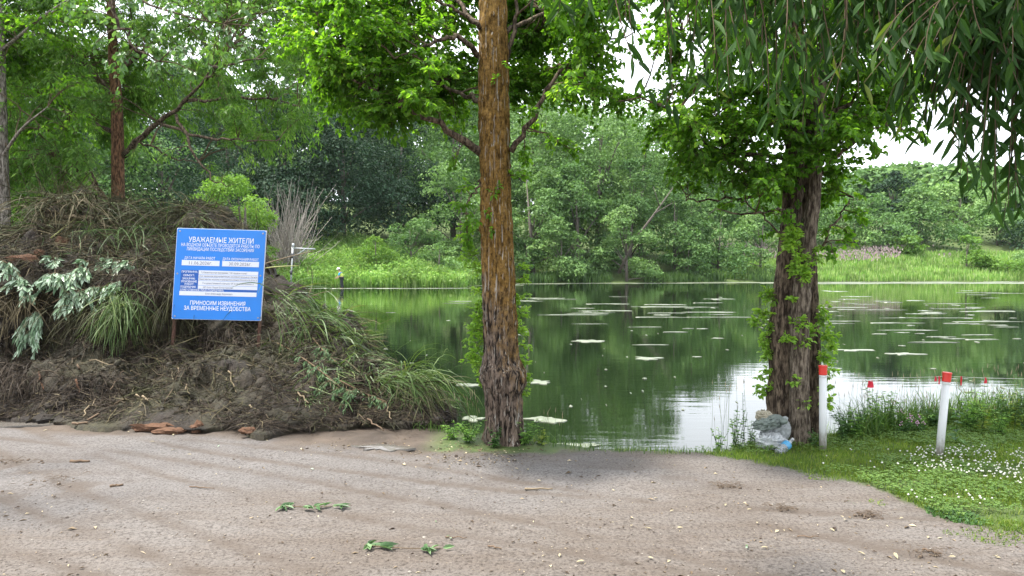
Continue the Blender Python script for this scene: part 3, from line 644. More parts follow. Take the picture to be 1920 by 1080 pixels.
hang_tuft(750, 708, 7.7, 130, (.14, .10, .03), .75, (.85, -.2, .35), REED, 'reed_clump', .0055, (.5, 1), .1, .4)
hang_tuft(790, 730, 7.5, 80, (.16, .10, .06), .50, (.6, -.35, .1), OLIVE, 'reed_clump', .0045, (.3, 1))
hang_tuft(780, 705, 7.6, 50, (.16, .10, .03), .60, (.5, -.2, .6), REED, 'reed_clump', .006, (.4, 1), .1, .45)
hang_tuft(40, 700, 7.9, 260, (.22, .1, .06), .45, (.3, -.5, 0), ROOT, 'root_clump', .0036, (.2, 1))
hang_tuft(400, 640, 9.0, 420, (.35, .06, .08), .45, (.1, -.3, -.4), ROOT, 'root_clump', .003, (.3, 1))
hang_tuft(300, 530, 9.0, 380, (.30, .06, .08), .45, (0, -.3, -.4), ROOT, 'root_clump', .003, (.2, .9))

bb = MB(); n = 900; X = rng.uniform(-8.6, -.9, n); Y = rng.uniform(7.2, 11.2, n); ok = heap_h(X, Y) > .15; X, Y = X[ok], Y[ok]; n = len(X); N_ = heap_normal(X, Y); P0 = np.stack([X, Y, heap_h(X, Y)], 1) - N_ * .02
d = norm(rng.normal(size=(n, 3)) * np.array((1, .8, .35)) + N_ * .25); ln = rng.gamma(3, .09, n).clip(.1, .8)[:, None]; ts = np.linspace(0, 1, 6); kink = rng.normal(0, .07, (n, 6, 3)) * ln[:, None]; kink[:, 0] = 0
bb.tubes3(P0[:, None] + d[:, None] * ts[None, :, None] * ln[:, None] + kink + np.array((0, 0, -.16))[None, None] * (ts ** 2)[None, :, None] * ln[:, None], rng.uniform(.0022, .0065, n)[:, None] * np.linspace(1, .4, 6)[None], 0, rng.random(n))
tag(bb.build('broken_twigs', rnd_mat('heap_twigs', [(0, (.03, .02, .014)), (.5, (.075, .052, .034)), (1, (.19, .145, .09))], .85), heap), kind='stuff')
# sticks, stumps and wood chunks lying in the heap
SW = flat_mat('torn_wood', (.105, .056, .034), .9, .2, .6, 40, .9); ST = flat_mat('bare_stick', (.20, .155, .10), .8, .25, .3, 14, .3)
STD = flat_mat('dark_stick', (.13, .09, .06), .85, .2, .3, 14, .3); STG = flat_mat('reed_stalk', (.32, .33, .12), .6, .3, .25, 10)
def surf(px, py):
    """first point of the heap seen through a photo pixel"""
    Y = np.arange(6.7, 12.5, .02)[:, None]; d = at(px, py, 1.0) - np.array((0, 0, CAMZ)); P = np.array((0, 0, CAMZ)) + d * Y
    hit = np.nonzero((P[:, 2] < heap_h(P[:, 0], P[:, 1]) + .005) | (P[:, 2] < .01))[0]
    return P[hit[0]] if len(hit) else at(px, py, 10)
def chunk(px, py, size, rz, mat, label, name='wood_chunk'):
    p = surf(px, py) + np.array((0, -.05, .015)); n = 14; mb = MB(); lx, ly, lz = size; V = []
    xs = np.linspace(-.5, .5, 9)
    for i, x in enumerate(xs):
        e = 1 - abs(2 * x) ** 6 * .6; th = np.arange(n) * 2 * math.pi / n
        r = e * (1 + .8 * fbm(np.cos(th) * 2.4 + px, np.sin(th) * 2.4 + i * .35, seed=170)); jag = .06 * rng.normal(size=n) if i in (0, 8) else np.zeros(n)
        V.append(np.stack([(x + jag) * lx, np.cos(th) * r * ly / 2, np.sin(th) * r * lz / 2], 1))
    V = np.concatenate(V); c, s = math.cos(rz), math.sin(rz); V = np.stack([V[:, 0] * c - V[:, 1] * s, V[:, 0] * s + V[:, 1] * c, V[:, 2] + V[:, 0] * rng.uniform(-.12, .12)], 1) + p
    i, j = np.meshgrid(np.arange(8), np.arange(n), indexing='ij'); j2 = (j + 1) % n
    mb.add(V, np.stack([i * n + j, i * n + j2, (i + 1) * n + j2, (i + 1) * n + j], -1).reshape(-1, 4))
    mb.F.append((np.array([list(range(n))[::-1]]), 0)); mb.F.append((np.array([[8 * n + k for k in range(n)]]), 0))
    tag(mb.build(name, mat), label, 'wood', 'torn wood in the heap')
chunk(290, 803, (.36, .13, .10), .1, SW, 'longest torn orange log piece at the foot of the heap')
chunk(320, 810, (.30, .09, .06), -.1, SW, 'flat torn orange wood slab just below the long log piece')
chunk(372, 804, (.11, .10, .11), .5, SW, 'stubby orange wood chunk right of the long log piece')
chunk(468, 808, (.15, .08, .06), .0, SW, 'small orange wood chunk at the heap foot below the sign')
chunk(123, 458, (.17, .16, .16), .6, SW, 'broken orange-brown stump above the silvery willow leaves')
chunk(50, 492, (.34, .16, .16), .25, SW, 'orange-brown log half buried near the left edge of the heap')
chunk(150, 410, (.36, .06, .06), .12, ST, 'pale peeled branch piece lying on the heap top')
chunk(78, 478, (.12, .12, .12), 0, SW, 'round broken wood knot at upper left of the heap')
def stick(a, b, r, mat, label, bend=.03, lift=.03, name='stick', cat='stick'):
    p = surf(*a) + np.array((0, -lift, lift)); q_ = surf(*b) + np.array((0, -lift, lift)); t = np.linspace(0, 1, 7)[:, None]
    off = rng.normal(0, bend, (7, 3)) * np.linalg.norm(q_ - p); off[0] = off[-1] = 0
    mb = MB(); mb.tube(p * (1 - t) + q_ * t + off, np.linspace(r, r * .6, 7), 6); tag(mb.build(name, mat, smooth=True), label, cat, 'sticks in the heap')
stick((98, 451), (152, 408), .012, STG, 'long yellow-green reed stalk slanting across the heap top', .004)
stick((76, 700), (85, 735), .011, SW, 'short reddish broken stick at lower left of the heap')
stick((152, 695), (162, 640), .014, STD, 'brown forked stick hanging below the olive grass')
stick((146, 716), (152, 740), .012, SW, 'short orange-tipped stick below the hanging grass')
stick((270, 747), (280, 756), .012, ST, 'tiny pale stick end left of the sign legs')
stick((256, 747), (282, 752), .010, ST, 'pale crooked stick in the mud left of the sign legs')
stick((168, 792), (240, 752), .010, STD, 'long brown stick slanting at the heap foot')
stick((160, 785), (182, 752), .008, ST, 'thin pale stick beside the brown slanting stick')
stick((140, 798), (168, 797), .014, STD, 'dark bark strip lying at the paving edge')
stick((120, 570), (165, 520), .007, STD, 'thin twig arching behind the silvery leaves')
stick((60, 620), (10, 640), .012, ST, 'tan broken branch at the left edge')
stick((0, 600), (35, 592), .010, ST, 'pale stick stub at the far left edge')
stick((166, 445), (150, 480), .008, ST, 'pale straight reed stem standing out above the leaves')
stick((470, 764), (505, 788), .010, ST, 'flat pale stem lying diagonally below the sign')
stick((560, 740), (580, 760), .010, ST, 'short pale stem right of the sign legs')
stick((690, 790), (720, 812), .009, STD, 'grey twig at the right foot of the heap')
stick((725, 760), (735, 790), .008, ST, 'pale root hanging at the right end of the heap')
stick((210, 735), (235, 700), .008, STD, 'dark root looping out of the mud bank')
stick((350, 735), (335, 690), .008, ST, 'pale thin stem under the left sign leg')
stick((430, 700), (445, 740), .009, ST, 'buff stem sticking out below the middle of the sign')
stick((170, 680), (240, 690), .006, ST, 'thin pale stalk lying level in the dark hollow')
for a, b, r, lab in (((495, 495), (588, 466), .011, 'upper dry reed stalk poking out right of the sign'), ((495, 503), (560, 494), .013, 'lower greenish reed stalk poking out right of the sign'), ((590, 553), (622, 541), .006, 'thin dark reed tip over the water right of the heap')):
    p = at(*a, 9.35); q_ = at(*b, 9.25); mb = MB(); t = np.linspace(-.8, 1, 8)[:, None]; mb.tube(p * (1 - t) + q_ * t + np.array((0, 0, -.03)) * t * t, np.linspace(r, r * .45, 8), 6)
    tag(mb.build('reed_stalk', STG if 'green' in lab else ST, smooth=True), lab, 'reed stalk', 'reed stalks sticking out of the heap')

# leafy willow branches thrown on the heap
SILV = leaf_mat('silver_leaf', [(0, (.07, .14, .06)), (.5, (.20, .30, .18)), (1, (.42, .52, .40))], .15, (1.1, 1.2, .8), .4, .5)
DGRN = leaf_mat('dull_leaf', [(0, (.03, .07, .025)), (.6, (.07, .14, .05)), (1, (.15, .24, .11))], .2, (1.1, 1.2, .7), .5, .4)
TWIG = flat_mat('twig_bark', (.12, .085, .05), .8, .2, .3, 20)
def leaf_branch(pts, nspray, sl, ll, lw, mat, label, rr=.009, hang=.8, lift=.08, per=13, name='willow_branch'):
    P = np.array([surf(*p) + np.array((0, -lift, lift * .6)) for p in pts]); t = np.linspace(0, 1, 14); k = np.linspace(0, 1, len(P))
    C = np.stack([np.interp(t, k, P[:, i]) for i in range(3)], 1)
    root = thing(name, label, 'branch', tuple(C[0])); mb = MB(); mb.tube(C, np.linspace(rr, .003, 14), 6); lb = MB()
    for s in range(nspray):
        a = C[rng.integers(3, 14)]; d = norm(np.array((rng.normal(0, .6), -.35 - .3 * rng.random(), rng.normal(.1, .35)))); ln = sl * rng.uniform(.6, 1.2)
        q_ = np.stack([a + d * ln * u + np.array((0, -.1, -1)) * hang * ln * u * u for u in np.linspace(0, 1, 6)])
        mb.tube(q_, np.linspace(.004, .0015, 6), 4)
        u = rng.uniform(.15, 1, per); b = np.stack([np.interp(u, np.linspace(0, 1, 6), q_[:, i]) for i in range(3)], 1)
        dd = norm(d * .5 + np.array((0, -.25, -hang)) + .5 * rand_unit(per)); nn = norm(np.array((0, -1, .55)) + .55 * rand_unit(per))
        lb.leaves(b, dd, nn, ll * rng.uniform(.7, 1.15, per), lw * rng.uniform(.8, 1.2, per), .12, .12, 0, rng.random(per))
    mb.build('stem', TWIG, root, smooth=True); o = lb.build('leaves', mat, root); tag(o, kind='stuff')
leaf_branch([(98, 565), (130, 530), (170, 505), (215, 495), (250, 500)], 44, .24, .12, .032, SILV, 'largest leafy willow branch with silvery leaves, middle of the heap')
leaf_branch([(105, 575), (150, 552), (195, 545), (235, 535)], 30, .22, .12, .032, SILV, 'lower silvery willow branch drooping over the dark middle of the heap', hang=1.1)
leaf_branch([(95, 560), (110, 525), (112, 500), (108, 492)], 20, .18, .115, .03, SILV, 'upright silvery willow sprig left of the largest willow branch')
leaf_branch([(75, 560), (55, 535), (30, 505), (5, 490)], 22, .2, .115, .03, SILV, 'silvery willow branch reaching the left edge of the photo')
leaf_branch([(90, 585), (75, 590), (70, 620), (70, 655)], 26, .17, .115, .03, SILV, 'drooping silvery willow branch hanging lowest at left', hang=1.4)
leaf_branch([(505, 640), (545, 660), (590, 690), (640, 730), (665, 745)], 40, .17, .06, .013, DGRN, 'dull green leafy branch sprawling right of the sign legs', per=16)
leaf_branch([(590, 640), (610, 665), (640, 690)], 20, .15, .06, .013, DGRN, 'small dull green leafy branch above the sprawling one', per=16)
leaf_branch([(640, 720), (690, 745), (730, 760)], 16, .13, .06, .012, DGRN, 'sparse leafy twig at the right tail of the heap', per=12)

# ------------------------------------------------------------------ the blue notice board
BW, BH = 1.02, 1.065; SY = 8.75
cen = at(411, 515, SY)
rx = np.array((math.cos(R(4)), math.sin(R(4)), 0)); roll = R(-1.6)
up0 = np.array((0, .03, 1.0)); up0 /= np.linalg.norm(up0); nrm0 = norm(np.cross(rx, up0)); up0 = np.cross(nrm0, rx)
ax = rx * math.cos(roll) + up0 * math.sin(roll); up = -rx * math.sin(roll) + up0 * math.cos(roll); fn = norm(np.cross(ax, up))   # fn points at the viewer side (-Y)
if fn[1] > 0: fn = -fn
ROT = np.stack([ax, up, -fn], 1)
up_skew = up + ax * .035
def bp(u, v_, d=0.0): return cen + ax * (u - .5) * BW + up_skew * (.5 - v_) * BH + fn * d
BLUE = flat_mat('sign_blue', (.010, .205, .70), .34, .45, .13, 3); WHT = flat_mat('sign_white', (.72, .74, .80), .5, .4, .05, 30); NAVY = flat_mat('sign_navy', (.01, .10, .42), .45, .4, .05, 3)
INK = flat_mat('sign_ink', (.14, .14, .22), .6, .3, .05, 3); RUST = flat_mat('rusty_steel', (.095, .048, .034), .8, .3, .4, 25, .4)
sign = thing('notice_board', 'blue notice board with white Russian lettering on two rusty legs in the heap', 'notice board', (cen[0], cen[1], 0))
def slab(name, mat, u0, v0, u1, v1, d0, d1, parent, bev=0):
    mb = MB(); Pn = []
    cs = [(u0, v0), (u1, v0), (u1, v1), (u0, v1)]
    if bev:
        b = bev; cs = [(u0 + b, v0), (u1 - b, v0), (u1, v0 + b), (u1, v1 - b), (u1 - b, v1), (u0 + b, v1), (u0, v1 - b), (u0, v0 + b)]
    n = len(cs); V = [bp(u, v_, d1) for u, v_ in cs] + [bp(u, v_, d0) for u, v_ in cs]
    mb.add(V, [list(range(n))[::-1]]); mb.F.append((np.array([[n + k for k in range(n)]]), 0)); mb.F.append((np.array([[k, (k + 1) % n, n + (k + 1) % n, n + k] for k in range(n)]), 0))
    return mb.build(name, mat, parent)
slab('backing', WHT, -.006, -.006, 1.006, 1.004, -.022, -.002, sign, .008)
board = slab('board', BLUE, 0, 0, 1, 1, -.002, .004, sign, .012)
for (u, ztop) in ((.012, .96), (.985, .96)):
    top = bp(u, ztop - .9, -.045); bot = bp(u, 1.0, -.045); d = norm(bot - top); bot = top + d * ((top[2] + .15) / -d[2])
    mb = MB(); hw = .017
    V = [p + ax * a + fn * b for p in (top, bot) for a, b in ((-hw, -hw), (hw, -hw), (hw, hw), (-hw, hw))]
    mb.add(V, [(0, 1, 2, 3), (7, 6, 5, 4), (0, 4, 5, 1), (1, 5, 6, 2), (2, 6, 7, 3), (3, 7, 4, 0)]); mb.build('leg', RUST, sign)
for v_ in (.12, .88):
    a, b = bp(.02, v_, -.030), bp(.98, v_, -.030); mb = MB(); V = [p + up * s1 + fn * s2 for p in (a, b) for s1, s2 in ((-.012, -.006), (.012, -.006), (.012, .006), (-.012, .006))]
    mb.add(V, [(0, 1, 2, 3), (7, 6, 5, 4), (0, 4, 5, 1), (1, 5, 6, 2), (2, 6, 7, 3), (3, 7, 4, 0)]); mb.build('crossbar', RUST, sign)
slab('date_panel', WHT, .072, .347, .497, .406, .004, .006, board); slab('date_panel', WHT, .528, .347, .945, .406, .004, .006, board)
slab('label_column', NAVY, .068, .457, .268, .662, .004, .0055, board); slab('label_strip', NAVY, .068, .663, .94, .688, .004, .0055, board)
rows = [(.457, .500), (.503, .534), (.537, .571), (.574, .622), (.625, .662)]
for a, b in rows: slab('table_row', WHT, .270, a, .943, b, .004, .006, board)
slab('name_panel', WHT, .066, .690, .938, .738, .004, .006, board)
BOLT = flat_mat('bolt_steel', (.3, .3, .31), .4, .5)
for u_, v_ in ((.03, .03), (.97, .03), (.03, .97), (.97, .97), (.03, .5), (.97, .5)):
    mb = MB(); c_ = bp(u_, v_, .004); mb.tube([c_, c_ + fn * .003, c_ + fn * .005], [.011, .010, .005], 10); mb.build('bolt', BOLT, board)
def text(s, u0, u1, v_, cap, mat, d=.0065, bold=.0, parent=None):
    cu = bpy.data.curves.new('lettering', 'FONT'); cu.body = s; cu.size = 1; cu.offset = bold; cu.resolution_u = 2
    o = bpy.data.objects.new('tmp', cu); COL.objects.link(o); dg = bpy.context.evaluated_depsgraph_get(); me = bpy.data.meshes.new_from_object(o.evaluated_get(dg))
    bpy.data.objects.remove(o)
    co = np.zeros(len(me.vertices) * 3); me.vertices.foreach_get('co', co); co = co.reshape(-1, 3)
    x0, x1 = co[:, 0].min(), co[:, 0].max(); uu = u0 + (co[:, 0] - x0) / (x1 - x0) * (u1 - u0); vv = v_ + cap / 2 - co[:, 1] / .70 * cap
    P = cen + np.outer((uu - .5) * BW, ax) + np.outer((.5 - vv) * BH, up_skew) + fn * d
    me.vertices.foreach_set('co', P.ravel()); me.materials.clear(); me.materials.append(mat); me.update(); me.name = 'lettering'
    ob = bpy.data.objects.new('lettering', me); COL.objects.link(ob); ob.parent = parent or board; ob['label'] = 'sign text'
    return ob
LET = flat_mat('sign_lettering', (.85, .87, .92), .5, .4, .03, 3)
text('УВАЖАЕМЫЕ ЖИТЕЛИ', .135, .868, .118, .056, LET, bold=.006)
text('НА ВОДНОМ ОБЪЕКТЕ ПРОВОДЯТСЯ РАБОТЫ ПО', .055, .94, .176, .035, LET, bold=.002); text('ЛИКВИДАЦИИ ПОСЛЕДСТВИЙ ЗАСОРЕНИЯ', .118, .878, .222, .035, LET, bold=.002)
text('ДАТА НАЧАЛА РАБОТ', .10, .445, .322, .027, LET, bold=.006); text('ДАТА ОКОНЧАНИЯ РАБОТ', .53, .938, .324, .027, LET, bold=.006)
text('11.06.2026г.', .155, .415, .377, .036, INK); text('30.09.2026г.', .605, .86, .377, .036, INK)
for s, v_, a, b in (('ПРОГРАММА:', .476, .078, .258), ('ОБЪЕКТ:', .515, .10, .225), ('ЗАКАЗЧИК:', .551, .09, .235), ('ОСНОВАНИЕ', .583, .078, .255), ('РАБОТ:', .611, .12, .225), ('ПОДРЯДЧИК:', .643, .075, .25)): text(s, a, b, v_, .021, LET, .0065, .012)
text('ОТВЕТСТВЕННОЕ ЛИЦО ПОДРЯДЧИКА:', .075, .565, .676, .019, LET, .0065, .012)
for s, v_, a, b in (('Губернаторская программа "100 прудов и озер"', .479, .30, .82), ('«Сиферовское водохранилище» русловой пруд на р. Лесная', .519, .278, .935), ('Министерство экологии и природопользования Московской области', .554, .278, .935), ('Государственный контракт № 0148200005426000013', .598, .32, .90), ('ИП Блох Лидия Вячеславовна', .644, .33, .67)): text(s, a, b, v_, .018, INK, .0075)
text('Блох Александр Вадимович', .36, .665, .714, .020, INK, .0075)
text('ПРИНОСИМ ИЗВИНЕНИЯ', .195, .818, .818, .043, LET, bold=.010); text('ЗА ВРЕМЕННЫЕ НЕУДОБСТВА', .128, .882, .876, .043, LET, bold=.010)

# ------------------------------------------------------------------ near trees
def bark_mat(name, lichen, dark, light, zl=(1.0, 1.6), seedsc=1.0):
    m = NT(name); v = m.obj((1, 1, .26)); v0 = m.obj()
    f1 = m.noise(v, 38, 5, .65); f2 = m.noise(v, 90, 4, .7); f3 = m.noise(v0, 6, 5)
    c = m.ramp(f1, [(.42, dark), (.50, tuple((a + b) / 2.2 for a, b in zip(dark, light))), (.60, light)])
    c = m.mix(.7, c, m.ramp(f2, [(.3, (.55, .53, .5)), (.7, (1.3, 1.28, 1.25))]), 'MULTIPLY')
    if lichen:
        sep = m.n('ShaderNodeSeparateXYZ'); m.l(v0, sep.inputs[0])
        g = m.n('ShaderNodeMapRange'); g.inputs['From Min'].default_value = zl[0]; g.inputs['From Max'].default_value = zl[1]; m.l(sep.outputs[2], g.inputs[0])
        gx_ = m.n('ShaderNodeMapRange'); gx_.inputs['From Min'].default_value = -.3; gx_.inputs['From Max'].default_value = .2; m.l(sep.outputs[0], gx_.inputs[0])
        k = m.math('ADD', m.math('ADD', m.math('MULTIPLY', g.outputs[0], .55), m.math('MULTIPLY', gx_.outputs[0], .22)), m.math('MULTIPLY', m.math('ADD', f3, f1), .42))
        k = m.ramp(k, [(.66, (0, 0, 0)), (.84, (1, 1, 1))])
        lc = m.ramp(m.noise(v0, 45, 4), [(.3, (.085, .048, .013)), (.5, (.175, .098, .022)), (.7, (.255, .155, .042))])
        c = m.mix(m.math('MULTIPLY', k, .92), c, lc)
        c = m.mix(.8, c, m.ramp(f1, [(.40, (.22, .2, .18)), (.50, (1, 1, 1))]), 'MULTIPLY')
        # old resin and scratch marks: thin pale vertical streaks
        st = m.ramp(m.noise(m.obj((1, 1, .05)), 55, 3, .6), [(.59, (0, 0, 0)), (.64, (.75, .75, .75))])
        c = m.mix(st, c, (.33, .30, .26))
    return m.done(m.pbr(c, .9, .2, m.bump(m.math('ADD', f1, m.math('MULTIPLY', f2, .5)), .75, .013)))
def trunk_mesh(mb, ctl, k=72, step=.02, ridge=.016, seed=0, burl=None, freq=9, topz=None):
    """ctl: list of (x,y,z,radius) from base up; fissured bark is real relief"""
    C = np.array(ctl, float); zs = np.arange(C[0, 2], C[-1, 2], step); n = len(zs)
    cx, cy, cr_ = [np.interp(zs, C[:, 2], C[:, i]) for i in (0, 1, 3)]
    ker = np.ones(9) / 9; pad_ = lambda a: np.convolve(np.pad(a, 4, 'edge'), ker, 'valid'); cx, cy, cr_ = pad_(cx), pad_(cy), pad_(cr_)
    th = np.arange(k) * 2 * math.pi / k; T, Z = np.meshgrid(th, zs); ux, uy = np.cos(T), np.sin(T)
    wv = .5 * fbm(ux * 2, uy * 2, Z * 1.2, seed=seed)
    f = vnoise(np.cos(T + wv) * freq, np.sin(T + wv) * freq, Z * 7, seed=seed + 1); f2 = vnoise(np.cos(T + wv) * freq * 2.2, np.sin(T + wv) * freq * 2.2, Z * 18, seed=seed + 2)
    rr = cr_[:, None] * (1 + .07 * fbm(ux * 1.5, uy * 1.5, Z * 1.6, seed=seed + 3)) + ridge * (1 - np.abs(f) * 2.2).clip(-1, 1) * np.clip(cr_[:, None] / .15, .3, 1.1) + ridge * .45 * f2
    if burl is not None:
        for bz, ba, amt, sz in burl: rr = rr + amt * np.exp(-((Z - bz) / sz) ** 2) * (.3 + .7 * np.clip(np.cos(T - ba), 0, 1)) * (1 + .8 * fbm(ux * 4, uy * 4, Z * 9, seed=seed + 5))
    flare = np.exp(-(Z - zs[0]) / .13) * .34 * cr_[:, None] * (1.1 + np.cos(T * 5 + seed) + .5 * np.cos(T * 3 + 1.3 * seed)); rr = rr + flare
    V = np.stack([cx[:, None] + rr * ux, cy[:, None] + rr * uy, Z], -1)
    i, j = np.meshgrid(np.arange(n - 1), np.arange(k), indexing='ij'); j2 = (j + 1) % k
    mb.add(V.reshape(-1, 3), np.stack([i * k + j, i * k + j2, (i + 1) * k + j2, (i + 1) * k + j], -1).reshape(-1, 4))
    return np.stack([cx, cy, zs], 1)
def bez(P0, P1, P2, n):
    t = np.linspace(0, 1, n)[None, :, None]; return (1 - t) ** 2 * P0[:, None] + 2 * t * (1 - t) * P1[:, None] + t * t * P2[:, None]
def smooth_line(pts, n=16):
    P = np.array(pts, float); k = np.linspace(0, 1, len(P)); t = np.linspace(0, 1, n)
    Q = np.stack([np.interp(t, k, P[:, i]) for i in range(3)], 1)
    for _ in range(2): Q[1:-1] = (Q[:-2] + 2 * Q[1:-1] + Q[2:]) / 4
    return Q
def foliage(wood, leaf, anchors, clumps, ll, lw, spacing=.035, droop=.0, hang=.25, fold=.25, simple=False, cur=.15, twr=.0022, upn=1.0, brr=1.0):
    """clumps: (centre, (rx,ry,rz), twigs). A branch runs from the nearest anchor to each clump; twigs end inside it and carry leaves"""
    A = np.array(anchors)
    for c, r, nt_ in clumps:
        c = np.array(c, float); r = np.array(r, float)
        dist = np.linalg.norm(A - c, axis=1) + np.where(A[:, 2] > c[2] + .3, .35, 0) * (0 if droop > .3 else 1); a = A[np.argmin(dist)]; D0 = np.linalg.norm(c - a)
        if D0 > .05:
            mid = (a + c) / 2 + np.array((0, 0, .12 * D0)) + rng.normal(0, .06 * D0, 3); br = bez(a[None], mid[None], c[None], 8)[0]
            br[1:-1] += rng.normal(0, .015 * D0, (6, 3)); wood.tube(br, np.linspace(.005 + .0055 * D0, .0028, 8) * brr, 5)
        else: br = np.repeat(c[None], 8, 0)
        u = rand_unit(nt_) * (rng.random(nt_) ** .42)[:, None]; E = c + u * r
        k = rng.integers(3, 8, nt_); S0 = br[k]; ln = np.linalg.norm(E - S0, axis=1)
        M_ = (S0 + E) / 2 + np.array((0, 0, 1.)) * (.16 * ln)[:, None] + rng.normal(0, .07, (nt_, 3)) * ln[:, None]
        E = E + np.array((0, 0, -1.)) * (droop * ln)[:, None]
        Q = bez(S0, M_, E, 6); wood.tubes3(Q, np.linspace(1, .45, 6)[None] * np.full((nt_, 1), twr), 0)
        cnt = np.maximum(4, (ln / spacing).astype(int)); own = np.repeat(np.arange(nt_), cnt); n = len(own)
        t = rng.uniform(.12, 1.0, n) ** .85; f = t * 5; i0 = np.minimum(f.astype(int), 4); w = (f - i0)[:, None]
        P = Q[own, i0] * (1 - w) + Q[own, i0 + 1] * w; T = norm(Q[own, i0 + 1] - Q[own, i0])
        sd_ = norm(np.cross(T, np.array((0, 0, 1.))) + .5 * rand_unit(n)) * np.where(rng.random(n) < .5, 1, -1)[:, None]
        d = norm(T * .55 + sd_ * .75 + np.array((0, 0, -hang)) + .3 * rand_unit(n)); nn = norm(np.array((0, 0, upn)) + .75 * rand_unit(n))
        leaf.leaves(P + d * ll * .12, d, nn, ll * rng.uniform(.65, 1.2, n), lw * rng.uniform(.75, 1.2, n), fold, cur, 0, np.clip(rng.normal(.5, .24, n) + .12 * rng.normal(), 0, 1), simple)
def lathe_limbs(pts_list):
    out_ = []
    for pts in pts_list: out_.append(smooth_line(pts))
    return out_

POPL = leaf_mat('poplar_leaf', [(0, (0.0605, 0.1430, 0.0176)), (.5, (0.1045, 0.2310, 0.0308)), (.85, (0.1595, 0.3135, 0.0462)), (1, (0.2420, 0.3960, 0.0770))], .64, (1.45, 1.5, .4), .5, .3)
SHOOT = leaf_mat('shoot_leaf', [(0, (0.1380, 0.2645, 0.0345)), (.5, (0.2300, 0.4025, 0.0575)), (1, (0.3450, 0.5175, 0.1035))], .5, (1.3, 1.35, .45), .45, .4)
WILL = leaf_mat('willow_leaf', [(0, (.055, .125, .026)), (.5, (.105, .205, .045)), (.85, (.165, .285, .07)), (1, (.25, .37, .13))], .58, (1.35, 1.5, .55), .45, .4)
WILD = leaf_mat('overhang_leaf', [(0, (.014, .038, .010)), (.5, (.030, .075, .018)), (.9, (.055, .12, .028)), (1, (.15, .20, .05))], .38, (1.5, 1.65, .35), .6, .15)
BARK_C = bark_mat('lichen_bark', True, (.032, .023, .017), (.165, .125, .098), (.15, 2.3))
BARK_D = bark_mat('grey_bark', False, (.028, .02, .014), (.17, .13, .095)); BARK_DL = bark_mat('lit_brown_bark', False, (.045, .034, .025), (.20, .165, .13))  # second bark is a paler copy, light on the front twin stem put into colour
BARK_W = bark_mat('red_brown_bark', False, (.055, .03, .018), (.22, .12, .07)); BARK_B = bark_mat('pale_bark', False, (.07, .06, .05), (.30, .27, .24))
TWIGM = flat_mat('tree_twig', (.085, .06, .038), .85, .2, .3, 20)

def px_clump(px, py, Y, rpx, nt_, ry=.35, asp=1.0):
    c = at(px, py, Y); r = rpx / F * Y; return (c, (r, max(ry, r * .7), r * asp), nt_)
# --- middle tree with orange lichen
YC = 6.68
tc_ = thing('poplar_tree', 'middle poplar with thick orange-lichened trunk standing on the pond bank', 'tree', tuple(at(947, 832, YC) * (1, 1, 0)))
ctl = []
for px, py, w in ((947, 850, 78), (946, 815, 72), (945, 780, 70), (944, 735, 72), (942, 705, 72), (940, 670, 68), (938, 600, 64), (934, 500, 62), (930, 400, 58), (928, 300, 57), (926, 200, 57), (925, 100, 55), (924, 0, 51), (923, -150, 44), (925, -400, 30), (928, -650, 14)):
    p = at(px, py, YC); ctl.append((p[0], p[1], p[2], w / 2 / F * YC * .93))
mb = MB(); axis_c = trunk_mesh(mb, ctl, 110, .014, .015, 200, burl=[(.62, 2.9, .035, .10), (.60, -.3, .03, .12), (.55, -1.2, .015, .12), (1.09, -1.8, .008, .03), (1.95, 2.8, .02, .05)]); tr = mb.build('trunk', BARK_C, tc_, smooth=True)
limbs = [[at(905, 290, YC), at(870, 262, YC - .1), at(830, 236, YC - .2), at(765, 205, YC - .3), at(690, 165, YC - .4), at(610, 120, YC - .4)],
         [at(900, 105, YC), at(872, 80, YC - .2), at(850, 66, YC - .3), at(815, 76, YC - .4), at(780, 92, YC - .5), at(740, 110, YC - .6)],
         [at(958, 285, YC), at(985, 245, YC - .05), at(1015, 185, YC), at(1035, 145, YC), at(1075, 115, YC + .1), at(1130, 85, YC + .1), at(1190, 60, YC + .1)],
         [at(950, 110, YC), at(965, 50, YC), at(975, -20, YC), at(1020, -90, YC)], [at(905, 60, YC), at(850, -10, YC + .3), at(760, -60, YC + .6), at(650, -90, YC + .8)],
         [at(905, 330, YC), at(890, 360, YC - .1), at(870, 390, YC - .1)], [at(905, 60, YC), at(870, 25, YC - .3), at(800, -10, YC - .6), at(700, -30, YC - .8)],
         [at(900, 190, YC), at(870, 180, YC + .4), at(800, 150, YC + .8), at(700, 110, YC + 1.1)], [at(950, 60, YC), at(1030, 20, YC + .5), at(1120, 10, YC + .8)]]
LR = [.040, .028, .028, .026, .026, .012, .018, .025, .022]
anch = []
for Lm, r in zip(limbs, LR):
    q_ = smooth_line(Lm, 18); q_[1:-1] += rng.normal(0, .012, (16, 3)); lb = MB(); lb.tube(q_, np.linspace(r, .006, 18), 9); lb.build('limb', BARK_D, tc_, smooth=True); anch += list(q_[3:])
wood, leaf = MB(), MB(); cl = []
for _ in range(225):                       # dense sprays either side, upper picture
    px = rng.uniform(545, 1180); py = rng.uniform(-60, 225)
    if 890 < px < 960 and py > 10: continue
    if py > 120 + .0 and px > 1060 and rng.random() < .6: continue
    edge = np.interp(px, [540, 620, 760, 880, 960, 1100, 1190], [95, 205, 225, 230, 190, 190, 200])
    if py > edge: continue
    if 1120 < px < 1185 and 20 < py < 150: continue
    rp_ = rng.uniform(48, 88); dy_ = rng.uniform(-.8, .9)
    if abs(px - 926) < rp_ + 45: dy_ = rng.uniform(.75, 1.3)
    cl.append(px_clump(px, py, YC + dy_, rp_, int(rng.integers(14, 22)), .35, .7))
